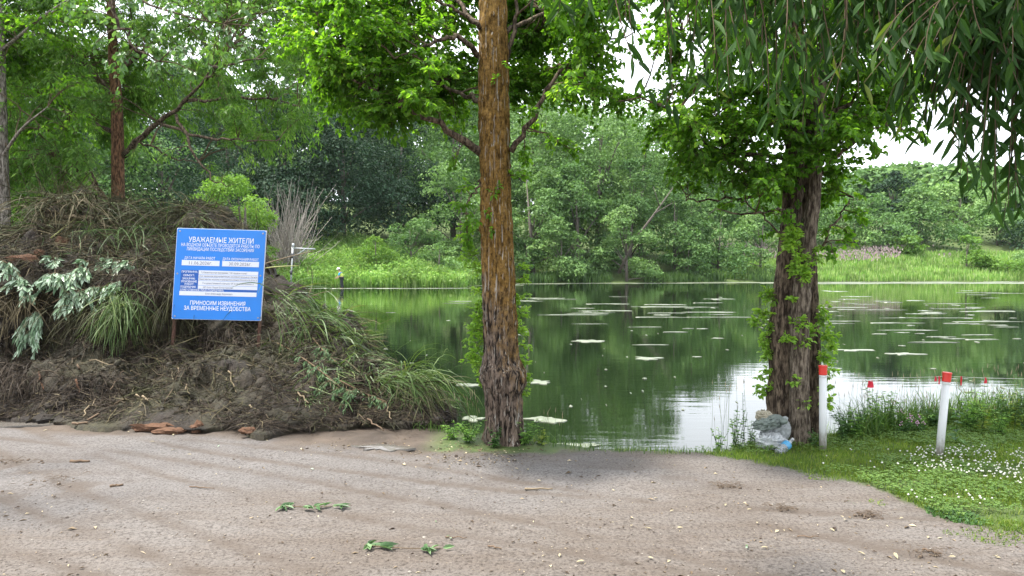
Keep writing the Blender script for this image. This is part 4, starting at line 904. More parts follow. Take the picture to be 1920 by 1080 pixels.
for px, py, r, nt_ in ((660, 205, 36, 9), (720, 215, 34, 8), (600, 180, 36, 9), (760, 225, 26, 6), (820, 205, 30, 7), (855, 310, 24, 5), (868, 350, 20, 5), (860, 385, 24, 6), (885, 420, 20, 5), (878, 455, 18, 4), (1000, 240, 26, 6), (1045, 268, 24, 5), (1085, 285, 18, 4), (985, 300, 20, 5), (990, 200, 30, 7), (1060, 180, 36, 9), (1120, 170, 36, 9), (1165, 190, 30, 7), (985, 330, 14, 3), (850, 245, 24, 6), (1150, 120, 26, 5)):
    cl.append(px_clump(px, py, YC + rng.uniform(-.35, .2), r, nt_ + 1, .16, .7))
foliage(wood, leaf, anch, cl, .054, .041, .020, .05, .35, .22)
cl = []
for _ in range(14):                        # crown above the frame
    t = rng.random(); a = rng.random() * 6.28; rr = 2.6 * math.sqrt(rng.random()) * (1 - .55 * t); cl.append(((-.2 + rr * math.cos(a), YC + rr * math.sin(a), 4.6 + 3.6 * t), (.55, .55, .4), 11))
foliage(wood, leaf, list(axis_c[axis_c[:, 2] > 3.6][::10]) + anch, cl, .095, .07, .065, .05, .35, .2, simple=True)
wood.build('twigs', TWIGM, tc_)['kind'] = 'stuff'; leaf.build('crown', POPL, tc_)
wood, leaf = MB(), MB(); cl = []
for px, py, r, nt_ in ((893, 590, 14, 5), (888, 620, 18, 7), (893, 650, 20, 8), (884, 670, 16, 7), (898, 690, 14, 6), (905, 715, 9, 4), (900, 570, 10, 4), (980, 560, 12, 5), (985, 590, 12, 5), (984, 620, 11, 5), (988, 650, 8, 3), (982, 680, 10, 5), (990, 710, 8, 4), (986, 735, 7, 3), (990, 530, 10, 4), (985, 500, 8, 3), (893, 545, 8, 3), (875, 480, 16, 5), (885, 510, 12, 4), (868, 440, 14, 4)): cl.append(px_clump(px, py, YC + .05, r, nt_, .06, 1.2))
cl = [(c, np.array(r) * 1.35, int(k * 2.2)) for c, r, k in cl]
foliage(wood, leaf, list(axis_c[::6]), cl, .040, .027, .010, -.1, .0, .2, twr=.0015, brr=.5)
wood.build('shoot_stems', TWIGM, tc_)['kind'] = 'stuff'; o = leaf.build('shoots', SHOOT, tc_); o['kind'] = 'stuff'; o['label'] = 'bright yellow-green shoots sprouting from the trunk'
wood, leaf = MB(), MB(); cl = [px_clump(px, py, YC - .16, r, nt_, .03, 1.3) for px, py, r, nt_ in ((925, 365, 13, 5), (918, 400, 11, 4), (925, 430, 9, 3), (935, 350, 8, 3), (930, 150, 10, 3), (950, 120, 8, 3))]
foliage(wood, leaf, [p + np.array((0, -.13, 0)) for p in axis_c[::6]], cl, .045, .024, .02, .1, .2, .2, twr=.0012, brr=.4); leaf.build('shoots', POPL, tc_)['kind'] = 'stuff'

# --- double tree on the right
YD = 6.7
td = thing('twin_poplar_tree', 'leafy poplar with twin dark trunks on the bank beside the rubbish bags', 'tree', tuple(at(1492, 832, YD) * (1, 1, 0)))
def stem(ctlpx, Y, mat, seed, burl=None):
    c = [(*at(px, py, Y), w / 2 / F * Y * .83) for px, py, w in ctlpx]; mb = MB(); a = trunk_mesh(mb, c, 80, .016, .014, seed, burl, 7); mb.build('trunk', mat, td, smooth=True); return a
s1 = stem([(1462, 850, 54), (1462, 780, 50), (1463, 700, 48), (1466, 600, 50), (1474, 540, 52), (1480, 470, 46), (1485, 400, 42), (1490, 300, 38), (1488, 150, 36), (1485, 0, 32), (1480, -250, 22), (1475, -500, 10)], 6.80, BARK_D, 300, [(.95, 3.0, .03, .1), (.4, 3.3, .02, .12)])
s2 = stem([(1499, 860, 44), (1499, 780, 39), (1499, 700, 38), (1500, 600, 38), (1506, 520, 36), (1516, 450, 32), (1525, 380, 28), (1530, 300, 26), (1540, 150, 23), (1555, -50, 18), (1570, -350, 8)], 6.58, BARK_DL, 330)  # front stem: lit look painted by the paler bark
s3 = stem([(1527, 845, 36), (1526, 700, 30), (1523, 600, 28), (1520, 520, 27), (1518, 440, 25), (1512, 330, 22), (1520, 150, 20), (1530, -50, 14)], 6.92, BARK_D, 360)
limbs = [[at(1485, 390, YD), at(1450, 395, YD - .1), at(1420, 400, YD - .2), at(1380, 398, YD - .2), at(1345, 392, YD - .2)],
         [at(1488, 360, YD), at(1440, 365, YD + .1), at(1375, 372, YD + .1), at(1300, 374, YD + .1), at(1287, 371, YD)],
         [at(1490, 300, YD), at(1440, 290, YD), at(1370, 288, YD - .1), at(1320, 265, YD - .2), at(1270, 215, YD - .3), at(1210, 180, YD - .3), at(1150, 190, YD - .3)],
         [at(1488, 240, YD), at(1430, 180, YD + .2), at(1350, 120, YD + .3), at(1280, 60, YD + .3)], [at(1535, 240, YD), at(1552, 215, YD), at(1585, 200, YD), at(1640, 180, YD), at(1700, 190, YD)],
         [at(1528, 345, YD), at(1560, 300, YD - .2), at(1610, 260, YD - .3), at(1660, 235, YD - .3)], [at(1540, 470, YD), at(1560, 425, YD - .1), at(1590, 385, YD - .1), at(1600, 370, YD - .1)],
         [at(1470, 450, YD), at(1440, 410, YD - .1), at(1400, 378, YD - .1), at(1380, 375, YD)], [at(1490, 180, YD), at(1500, 60, YD + .2), at(1450, -60, YD + .3)], [at(1545, 150, YD), at(1620, 80, YD + .3), at(1690, 20, YD + .3)]]
anch = []
for Lm, r in zip(limbs, [.014, .018, .024, .03, .034, .022, .014, .010, .03, .03]):
    q_ = smooth_line(Lm, 16); q_[1:-1] += rng.normal(0, .012, (14, 3)); lb = MB(); lb.tube(q_, np.linspace(r, .005, 16), 8); lb.build('limb', BARK_D, td, smooth=True); anch += list(q_[2:])
wood, leaf = MB(), MB(); cl = []
for _ in range(235):
    px = rng.uniform(1235, 1720); py = rng.uniform(-60, 395)
    lo = np.interp(px, [1235, 1260, 1300, 1360, 1440, 1500, 1560, 1620, 1660, 1720], [220, 330, 350, 385, 395, 420, 385, 330, 275, 210])
    if py > lo - 25: continue
    if px < 1330 and py < 190 and rng.random() < .6: continue
    if 1480 < px < 1545 and py > 330: continue
    cl.append(px_clump(px, py, YD + rng.uniform(-.7, .8), rng.uniform(44, 78), int(rng.integers(14, 22)), .3, .75))
for px, py, r, nt_ in ((1265, 300, 22, 6), (1255, 325, 16, 5), (1290, 340, 22, 6), (1275, 250, 24, 6), (1310, 360, 20, 5), (1360, 385, 20, 5), (1430, 390, 24, 6), (1230, 195, 26, 6), (1180, 190, 24, 6), (1470, 400, 22, 8), (1440, 440, 14, 4), (1555, 430, 20, 5), (1600, 400, 20, 5), (1620, 420, 14, 4), (1590, 440, 16, 5), (1560, 475, 22, 6), (1600, 455, 16, 4), (1690, 225, 22, 6), (1735, 260, 16, 4), (1650, 290, 24, 6)):
    cl.append(px_clump(px, py, YD + rng.uniform(-.35, .25), r, nt_ + 1, .14, .75))
foliage(wood, leaf, anch + list(s1[::8][s1[::8][:, 2] > 1.9]), cl, .053, .041, .0195, .05, .35, .22)
cl = []
for _ in range(13):
    t = rng.random(); a = rng.random() * 6.28; rr = 2.3 * math.sqrt(rng.random()) * (1 - .5 * t); cl.append(((2.6 + rr * math.cos(a), YD + .2 + rr * math.sin(a), 4.5 + 3.2 * t), (.5, .5, .4), 11))
foliage(wood, leaf, list(s1[s1[:, 2] > 3.6][::10]) + anch, cl, .095, .07, .065, .05, .35, .2, simple=True)
wood.build('twigs', TWIGM, td)['kind'] = 'stuff'; leaf.build('crown', POPL, td)
wood, leaf = MB(), MB(); cl = []
for px, py, r, nt_, dy in ((1440, 560, 14, 6, 0), (1432, 590, 16, 6, 0), (1442, 620, 12, 5, 0), (1425, 640, 14, 5, 0), (1440, 665, 13, 6, 0), (1412, 610, 8, 3, 0), (1430, 700, 13, 4, 0), (1440, 730, 10, 4, 0), (1424, 735, 12, 4, 0), (1545, 600, 14, 6, 0), (1555, 630, 14, 7, 0), (1562, 655, 10, 5, 0), (1550, 670, 14, 7, 0), (1557, 700, 13, 6, 0), (1550, 730, 11, 5, 0), (1556, 760, 12, 5, 0), (1545, 580, 8, 3, 0),
    (1485, 465, 24, 9, -.3), (1500, 500, 22, 9, -.3), (1515, 520, 16, 7, -.3), (1490, 440, 16, 7, -.3), (1530, 480, 18, 6, -.2), (1480, 560, 10, 3, -.25), (1500, 610, 14, 6, -.25), (1478, 640, 10, 4, -.3), (1525, 625, 12, 5, -.2), (1510, 645, 12, 5, -.25), (1500, 720, 10, 3, -.25), (1510, 760, 8, 3, -.25)): cl.append(px_clump(px, py, YD + .05 + dy, r, nt_, .05, 1.1))
cl = [(c, np.array(r) * 1.35, int(k * 2.2)) for c, r, k in cl]
foliage(wood, leaf, list(s1[::6]) + list(s3[::6]), cl, .042, .029, .011, -.1, .0, .2, twr=.0015, brr=.5)
wood.build('shoot_stems', TWIGM, td)['kind'] = 'stuff'; o = leaf.build('shoots', SHOOT, td); o['kind'] = 'stuff'; o['label'] = 'bright yellow-green shoots sprouting along the trunks'

# --- willow behind the heap
YW = 13.0
tw = thing('willow_tree', 'willow with slender red-brown trunk rising behind the weed heap', 'tree', tuple(at(222, 480, YW) * (1, 1, 0)))
ctl = [(*at(px, py, YW), w / 2 / F * YW) for px, py, w in ((224, 640, 26), (223, 480, 24), (222, 410, 23), (221, 350, 22), (221, 280, 21), (219, 200, 20), (214, 120, 18), (210, 60, 16), (206, -50, 13), (200, -250, 6))]
mb = MB(); aw = trunk_mesh(mb, ctl, 40, .03, .008, 400); mb.build('trunk', BARK_W, tw, smooth=True)
limbs = [[at(232, 292, YW), at(262, 262, YW - .2), at(300, 228, YW - .4), at(342, 192, YW - .6), at(385, 150, YW - .9), at(430, 90, YW - 1.2)],
         [at(212, 405, YW), at(196, 375, YW - .1), at(184, 348, YW - .2), at(165, 310, YW - .3), at(140, 260, YW - .4)], [at(196, 380, YW - .1), at(175, 345, YW - .3), at(150, 320, YW - .5), at(110, 285, YW - .6)],
         [at(330, 215, YW - .5), at(345, 250, YW - .8), at(372, 300, YW - .9), at(395, 335, YW - 1.0), at(425, 350, YW - 1)], [at(300, 232, YW - .4), at(380, 258, YW - .9), at(440, 262, YW - 1.2), at(520, 264, YW - 1.4)],
         [at(219, 190, YW), at(190, 150, YW + .3), at(120, 90, YW + .5), at(40, 40, YW + .6)], [at(215, 130, YW), at(300, 70, YW + .4), at(400, 30, YW + .6), at(480, 10, YW + .6)], [at(221, 260, YW), at(150, 215, YW + .2), at(70, 180, YW + .3), at(10, 170, YW + .3)],
         [at(385, 150, YW - .9), at(420, 120, YW - 1.5), at(500, 110, YW - 2)], [at(260, 264, YW), at(330, 300, YW + .2), at(370, 305, YW + .3)], [at(345, 190, YW - .6), at(480, 180, YW - .6), at(560, 200, YW - .6)]]
anch = []
for Lm, r in zip(limbs, [.06, .045, .03, .03, .03, .05, .05, .045, .03, .02, .03]):
    q_ = smooth_line(Lm, 14); q_[1:-1] += rng.normal(0, .02, (12, 3)); lb = MB(); lb.tube(q_, np.linspace(r, .008, 14), 8); lb.build('limb', BARK_W if r > .06 else BARK_D, tw, smooth=True); anch += list(q_[2:])
wood, leaf = MB(), MB(); cl = []
for _ in range(420):
    px = rng.uniform(-60, 590); py = rng.uniform(-60, 400)
    lo = np.interp(px, [-60, 0, 80, 150, 200, 260, 340, 420, 520, 590], [400, 395, 380, 370, 300, 265, 240, 300, 275, 240])
    if py > lo: continue
    if 260 < px < 420 and 215 < py < 300 and rng.random() < .8: continue
    if 205 < px < 242 and py > 60 and rng.random() < .7: continue
    rp_ = rng.uniform(34, 56); dy_ = rng.uniform(-1.6, 1.5)
    if abs(px - 220) < rp_ + 16 and py > 70: dy_ = rng.uniform(.8, 1.8)
    if 250 < px < 400 and 130 < py < 290 and rng.random() < .7: dy_ = rng.uniform(.5, 1.6)
    cl.append(px_clump(px, py, YW + dy_, rp_, int(rng.integers(12, 19)), .4, .8))
for px, py, r, nt_ in ((420, 330, 26, 6), (440, 345, 22, 5), (510, 280, 20, 5), (545, 225, 24, 6), (470, 300, 22, 5), (120, 385, 28, 7), (60, 400, 30, 7), (20, 420, 24, 6), (250, 290, 18, 4), (300, 290, 18, 4), (395, 310, 18, 4)): cl.append(px_clump(px, py, YW - .8, r, nt_ + 2, .2, .9))
foliage(wood, leaf, anch, cl, .105, .028, .026, .35, .55, .12, True, .12)
cl = []
for _ in range(50):
    t = rng.random(); a = rng.random() * 6.28; rr = 4.2 * math.sqrt(rng.random()) * (1 - .5 * t); cl.append(((-6.6 + rr * math.cos(a), YW + .5 + rr * math.sin(a), 6.6 + 3.2 * t), (.8, .8, .6), 12))
foliage(wood, leaf, list(aw[aw[:, 2] > 4][::8]) + anch, cl, .15, .04, .07, .3, .5, .12, True, .12)
wood.build('twigs', TWIGM, tw)['kind'] = 'stuff'; leaf.build('crown', WILL, tw)

# --- grey trunk at the left edge, and the near poplar boughs above it
YB = 11.5
tb_ = thing('grey_trunk_tree', 'tree with pale grey trunk cut by the left edge of the photo', 'tree', tuple(at(2, 480, YB) * (1, 1, 0)))
mb = MB(); ab = trunk_mesh(mb, [(*at(px, py, YB), w / 2 / F * YB) for px, py, w in ((6, 640, 34), (4, 480, 30), (3, 430, 29), (0, 330, 28), (-2, 230, 26), (-5, 100, 24), (-8, 0, 22), (-10, -250, 10))], 40, .03, .01, 430); mb.build('trunk', BARK_B, tb_, smooth=True)
wood, leaf = MB(), MB(); anch = []
for Lm in ([at(0, 300, YB), at(40, 240, YB - .3), at(90, 200, YB - .5)], [at(-4, 100, YB), at(40, 65, YB - .4), at(85, 25, YB - .6), at(160, -20, YB - 1)], [at(-4, 60, YB), at(-60, 0, YB), at(-160, -60, YB)]):
    q_ = smooth_line(Lm, 12); lb = MB(); lb.tube(q_, np.linspace(.03, .008, 12), 7); lb.build('limb', BARK_B, tb_, smooth=True); anch += list(q_[2:])
cl = [px_clump(rng.uniform(-80, 170), rng.uniform(-60, 260), YB + rng.uniform(-1, .8), rng.uniform(34, 52), 11, .35, .8) for _ in range(34)]
foliage(wood, leaf, anch, cl, .075, .055, .045, .1, .4, .2, True)
cl = []
for _ in range(20): a = rng.random() * 6.28; rr = 2.4 * math.sqrt(rng.random()); cl.append(((-8.2 + rr * math.cos(a), YB + rr * math.sin(a), rng.uniform(5.6, 8)), (.7, .7, .5), 12))
foliage(wood, leaf, list(ab[ab[:, 2] > 4][::8]), cl, .13, .1, .08, .1, .4, .2, True)
wood.build('twigs', TWIGM, tb_)['kind'] = 'stuff'; leaf.build('crown', POPL, tb_)
# near bough hanging in from upper left, larger greyish leaves
LEFTL = leaf_mat('near_poplar_leaf', [(0, (.045, .11, .03)), (.5, (.085, .175, .055)), (1, (.17, .28, .12))], .35, (1.4, 1.5, .55), .4, .5)
tn = thing('near_poplar_tree', 'poplar whose leafy boughs hang in over the heap at upper left', 'tree', (-6.4, 5.2, 0))
mb = MB(); an = trunk_mesh(mb, [(-6.4, 5.2, -.1, .24), (-6.4, 5.25, 1.5, .2), (-6.3, 5.3, 3.2, .17), (-6.25, 5.35, 6, .1), (-6.2, 5.4, 8, .04)], 40, .04, .012, 460); mb.build('trunk', BARK_DL, tn, smooth=True)
wood, leaf = MB(), MB(); anch = []
for Lm in ([(-6.3, 5.3, 3.6), at(40, -90, 7.2), at(180, -40, 7.4), at(260, 0, 7.5), at(330, 30, 7.5), at(420, 45, 7.4)], [(-6.3, 5.3, 3.9), at(100, -60, 7.8), at(320, -20, 8), at(520, -20, 8)], [at(200, -30, 7.4), at(225, 40, 7.4), at(245, 90, 7.4), at(300, 115, 7.4)]):
    q_ = smooth_line(Lm, 16); lb = MB(); q_[1:-1] += rng.normal(0, .02, (14, 3)); lb.tube(q_, np.linspace(.024, .005, 16), 7); lb.build('limb', BARK_D, tn, smooth=True); anch += list(q_[4:])
cl = [px_clump(*p, rng.uniform(7.0, 7.8), r, k_, .2, .7) for p, r, k_ in (((160, 20), 34, 8), ((220, 45), 40, 10), ((270, 70), 36, 9), ((235, 110), 34, 9), ((215, 145), 24, 6), ((300, 100), 36, 9), ((350, 90), 36, 9), ((330, 45), 34, 8), ((400, 110), 36, 8), ((420, 60), 34, 8), ((460, 100), 30, 7), ((500, 60), 34, 7), ((270, 130), 28, 7), ((370, 135), 22, 5), ((180, 80), 26, 6), ((120, 10), 30, 6), ((480, 15), 36, 8), ((560, 20), 36, 8), ((400, 10), 36, 8), ((330, 5), 34, 7), ((240, 0), 34, 7))]
foliage(wood, leaf, anch, cl, .07, .045, .036, .1, .45, .2)
wood.build('twigs', TWIGM, tn)['kind'] = 'stuff'; leaf.build('crown', LEFTL, tn)

# --- overhanging willow, trunk out of view to the right
to = thing('overhanging_willow', 'dark long-leaved willow boughs hanging from the top right close to the viewer', 'tree', (4.6, 2.2, 0))
mb = MB(); ao = trunk_mesh(mb, [(4.6, 2.2, -.1, .27), (4.5, 2.25, 1.5, .22), (4.3, 2.4, 3.0, .18), (4.1, 2.5, 5, .1), (4.0, 2.6, 6.5, .04)], 40, .04, .016, 480); mb.build('trunk', BARK_D, to, smooth=True)
anch = []; bough = []
for Lm, r in (([(4.35, 2.35, 2.6), (3.2, 2.7, 3.0), (2.2, 2.95, 3.1), (1.3, 3.1, 3.1), (.5, 3.2, 3.0), (-.1, 3.25, 2.85)], .05), ([(4.3, 2.4, 2.9), (3.2, 3.0, 3.3), (2.2, 3.5, 3.4), (1.2, 3.9, 3.35)], .05), ([(4.4, 2.3, 2.2), (3.2, 2.6, 2.7), (2.5, 2.8, 2.75), (1.9, 2.9, 2.7)], .04), ([(4.3, 2.4, 2.4), (3.2, 3.1, 2.9), (2.6, 3.5, 2.95), (2.0, 3.7, 2.9)], .04)):
    q_ = smooth_line(Lm, 24); lb = MB(); lb.tube(q_, np.linspace(r, .007, 24), 8); lb.build('limb', BARK_D, to, smooth=True); anch += list(q_[4:])
anch = np.array(anch); wood, leaf = MB(), MB()
ENV = ([985, 1050, 1100, 1180, 1200, 1250, 1300, 1360, 1410, 1450, 1490, 1530, 1570, 1600, 1650, 1690, 1740, 1770, 1790, 1850, 1880, 1920, 1990], [12, 45, 25, 60, 150, 215, 150, 190, 160, 235, 225, 255, 215, 180, 215, 235, 150, 190, 320, 370, 420, 380, 380])
def hang_twig(px, tipy, Y, nl, ls=1.0, sway=None):
    tip = at(px, tipy, Y); d = np.linalg.norm((anch - tip) * np.array((.7, 1, .5)) + np.array((0, 0, 0)), axis=1) + np.where(anch[:, 2] < tip[2] + .25, 3, 0); a = anch[np.argmin(d)]
    mid = a * .45 + tip * .55 + np.array(((tip[0] - a[0]) * .25 + rng.normal(0, .06), (tip[1] - a[1]) * .2, .10 + .1 * abs(tip[0] - a[0])))
    Q = bez(a[None], mid[None], tip[None], 10)[0]; wood.tube(Q, np.linspace(.0045, .0013, 10), 4)
    seg = np.linalg.norm(np.diff(Q, axis=0), axis=1).sum(); t = 1 - np.linspace(0, min(1, .72 / seg), nl) ** 1.0 * .95; t = np.clip(t + rng.normal(0, .01, nl), .03, 1)
    P = np.stack([np.interp(t, np.linspace(0, 1, 10), Q[:, i]) for i in range(3)], 1)
    al = np.where(np.arange(nl) % 2 == 0, 1, -1)[:, None]; az = rng.random() * 6.28; sd_ = np.array((math.cos(az), math.sin(az), 0)) * al
    dd = norm(np.array((0, 0, -1.0)) + .55 * sd_ + .42 * rand_unit(nl)); nn = norm(rand_unit(nl) + np.array((0, -.5, .3)))
    leaf.leaves(P, dd, nn, ls * .110 * rng.uniform(.7, 1.12, nl), ls * .024 * rng.uniform(.8, 1.2, nl), .18, .10, 0, np.clip(rng.normal(.45, .22, nl), 0, 1))
for _ in range(190):
    px = 1180 + 840 * rng.random() ** .62; e = np.interp(px, *ENV); tip = e * rng.random() ** .8 - 25
    hang_twig(px, tip, rng.uniform(2.7, 3.9), int(rng.integers(13, 21)))
for _ in range(75): hang_twig(rng.uniform(1640, 2040), rng.uniform(-20, 1) + np.interp(1800, *ENV) * 0 + 190 * rng.random() ** .8, rng.uniform(2.5, 3.6), int(rng.integers(14, 20)))
for px in (1690, 1705, 1722, 1735, 1748, 1760, 1772, 1785, 1800, 1812): hang_twig(px, rng.uniform(170, 275), rng.uniform(2.7, 3.4), int(rng.integers(11, 17)))
for px in (1200, 1215, 1250, 1262, 1310, 1345, 1368, 1440, 1462, 1505, 1535, 1560, 1610, 1660, 1700, 1760, 1785, 1800, 1815, 1850, 1868, 1882, 1905, 1860, 1890, 1915, 1840, 1830, 1000, 1045, 1060, 1110, 1150, 1175):
    hang_twig(px, np.interp(px, *ENV) - rng.uniform(-5, 25), rng.uniform(2.75, 3.3), int(rng.integers(10, 18)))
for _ in range(60): hang_twig(rng.uniform(1500, 2500), rng.uniform(-500, -50), rng.uniform(2.4, 4.0), 12, 1.2)
cl = [((rng.uniform(-1.5, 5.5), rng.uniform(-.5, 4.2), rng.uniform(3.4, 5.6)), (.55, .55, .4), 14) for _ in range(34)]
foliage(wood, leaf, list(ao[ao[:, 2] > 2.5][::6]) + list(anch), cl, .15, .045, .06, .3, .6, .15, True)
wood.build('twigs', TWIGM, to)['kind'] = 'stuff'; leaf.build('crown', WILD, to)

# ------------------------------------------------------------------ verge grass, clover, bank weeds
def blades(mb, X, Y, hmin, hmax, wd, lean=.5, r0=0, r1=1, M=3, z=None, bend=None):
    n = len(X); Z = terrain(X, Y) if z is None else z; h = rng.uniform(hmin, hmax, n); th = rng.random(n) * 2 * math.pi; le = lean * rng.random(n) * h
    P0 = np.stack([X, Y, Z - .008], 1); dv = np.stack([np.cos(th) * le, np.sin(th) * le, h * np.sqrt(np.clip(1 - (le / h) ** 2 * .5, .2, 1))], 1)
    ts = np.linspace(0, 1, M); P = np.stack([P0 + dv * np.array((t * t, t * t, t if M < 4 else t * (1.15 - .25 * t * lean * 2))) for t in ts], 1)
    a = th + math.pi / 2 + rng.normal(0, .5, n); side = np.stack([np.cos(a), np.sin(a), 0 * a], 1)
    mb.ribbons(P, (wd * (.6 + .8 * rng.random(n)))[:, None] * (1 - ts ** 1.6 * .92), side, 0, np.clip(rng.uniform(r0, r1, n), 0, 1)); return P
LAWN = leaf_mat('lawn_blade', [(0, (.075, .14, .02)), (.5, (.135, .215, .035)), (.85, (.21, .28, .055)), (1, (.34, .32, .13))], .45, (1.3, 1.35, .5), .6, .25, .25, 1.5)
TALL = leaf_mat('tall_grass', [(0, (.035, .08, .018)), (.5, (.07, .14, .03)), (.85, (.13, .20, .05)), (1, (.30, .28, .13))], .35, (1.3, 1.35, .5), .6, .25, .2, 1.5)
def scatter(n, x0, x1, y0, y1): return rng.uniform(x0, x1, n), rng.uniform(y0, y1, n)
mb = MB(); X, Y = scatter(230000, .9, 7.2, 4.2, 9.0); den = verge_mask(X, Y)
bare = sstep((fbm(X * 1.8, Y * 3.0, seed=71) - .12) / .2) * .8 * (Y < 6.4); ok = (rng.random(len(X)) < den * (1 - bare)) & (pond_dist(X, Y) > .12) & (np.abs(X) < Y * .78 + .3); X, Y = X[ok], Y[ok]
mixv = fbm(X * 1.5, Y * 1.5, seed=72); rr = np.clip(.45 + .5 * mixv, 0, 1)
k1 = len(X); hl = .022 + .018 * rng.random(k1)
blades(mb, X, Y, .02, .055, .0026, .8, 0, .95, 3)
tag(mb.build('verge_grass', LAWN), 'short green grass on the right verge', 'grass', kind='stuff')
mb = MB(); X, Y = scatter(60000, .9, 7, 4.2, 8.6); vm = verge_mask(X, Y); ok = (rng.random(len(X)) < vm * sstep((fbm(X * 2.2, Y * 2.2, seed=73) + .22) / .3)) & (pond_dist(X, Y) > .4) & (X < Y * .78); X, Y = X[ok][:9000], Y[ok][:9000]; n = len(X)
hz = rng.uniform(.025, .06, n); z = terrain(X, Y) + hz
for k in range(3):
    a = rng.random(n) * .6 + k * 2.094; d = np.stack([np.cos(a), np.sin(a), .15 + 0 * a], 1); mb.leaves(np.stack([X, Y, z], 1), d, norm(np.array((0, 0, 1.)) + .3 * rand_unit(n)), .015, .014, .1, .1, 0, rng.random(n), simple=True)
tag(mb.build('clover_leaves', leaf_mat('clover_leaf', [(0, (.075, .15, .03)), (.6, (.125, .22, .045)), (1, (.18, .28, .07))], .4, (1.3, 1.3, .5), .55, .25)), 'clover leaves among the verge grass', 'clover', kind='stuff')
# white clover heads
OCT = np.array([(1, 0, 0), (0, 1, 0), (-1, 0, 0), (0, -1, 0), (0, 0, 1), (0, 0, -1)], float); OF = np.array([(0, 1, 4), (1, 2, 4), (2, 3, 4), (3, 0, 4), (1, 0, 5), (2, 1, 5), (3, 2, 5), (0, 3, 5)])
px = rng.uniform(1540, 2050, 5200); py = 842 + 110 * rng.random(5200) ** 1.2
P = np.array([gnd(a, b, .05) for a, b in zip(px, py)]); den = verge_mask(P[:, 0], P[:, 1]) * (.25 + .75 * sstep((px - 1540) / 300)) * sstep((fbm(P[:, 0] * 2.3, P[:, 1] * 2.3, seed=74) + .25) / .35) * sstep((960 - py) / 60)
P = P[(rng.random(len(P)) < den * .30) & (pond_dist(P[:, 0], P[:, 1]) > .35)]; n = len(P); P[:, 2] = terrain(P[:, 0], P[:, 1]) + rng.uniform(.045, .085, n)
mb = MB(); sz = rng.uniform(.006, .0105, n)
V = P[:, None] + OCT[None] * sz[:, None, None] * np.array((1, 1, .85)); mb.add(V.reshape(-1, 3), (np.arange(n)[:, None, None] * 6 + OF).reshape(-1, 3), 0, np.repeat(rng.random(n), 6))
T0 = np.stack([P - np.array((0, 0, .06)), P], 1); mb.ribbons(T0, np.full((n, 2), .0009), np.tile((1., 0, 0), (n, 1)), 1)
tag(mb.build('clover_flowers', [rnd_mat('clover_white', [(0, (.36, .36, .30)), (.6, (.50, .50, .45)), (1, (.58, .55, .50))]), LAWN]), 'white clover flower heads dotting the right verge', 'flowers', kind='stuff')
# fringe along the near bank and round the tree feet
mb = MB(); X, Y = scatter(60000, -1.2, 7.5, 6.1, 9.4); d = pond_dist(X, Y); ok = (d > -.12) & (d < .75) & (rng.random(len(X)) < np.where(X > 2.9, .75, np.where(X > .5, .4, .5))) & (X < Y * .8); X, Y, d = X[ok], Y[ok], d[ok]
hx_ = np.where(X > 3.2, 1.0, np.where(X < .5, .62, .22)); big = rng.random(len(X)) < .5
for sel, h0, h1 in ((hx_ > .9, .12, .6), ((hx_ < .9) & (hx_ > .5), .05, .17), (hx_ < .5, .02, .10)):
    if sel.sum(): blades(mb, X[sel], Y[sel], h0, h1, .0042 if h1 > .3 else .003, 1.0, 0, .9, 5 if h1 > .1 else 3)
tag(mb.build('bank_grass', TALL), 'tall tangled grass along the near waterline', 'grass', kind='stuff')
mb = MB(); SEED = rnd_mat('grass_seed', [(0, (.14, .12, .07)), (1, (.34, .28, .18))])
for px0, px1, n, y0, y1 in ((1600, 1760, 34, 700, 775), (1790, 1960, 90, 690, 770), (1660, 1800, 36, 700, 760), (1335, 1400, 14, 720, 790), (850, 900, 16, 735, 775), (1560, 1640, 14, 720, 780), (1010, 1060, 8, 770, 800)):
    for _ in range(n):
        Yp = rng.uniform(6.8, 7.9) if px0 > 1500 else rng.uniform(6.75, 7.0); tip = at(rng.uniform(px0, px1), rng.uniform(y0, y1), Yp); g = np.array((tip[0] + rng.normal(0, .05), tip[1] + rng.normal(0, .05), zt(tip[0], tip[1])))
        mid = (g * .45 + tip * .55) + np.array((rng.normal(0, .015), 0, .03)); Q = bez(g[None], mid[None], tip[None], 6)
        mb.tubes3(Q, np.full((1, 6), .0011), 0, np.array([rng.random()]))
        d = norm(Q[0, -1] - Q[0, -2]); mb.tubes3(np.stack([tip, tip + d * .02, tip + d * .055])[None], np.array([[.001, .0038, .0005]]), 1, np.array([rng.random()]))
tag(mb.build('seed_grass_stems', [TALL, SEED]), 'thin seeding grass stems standing against the water', 'grass', kind='stuff')

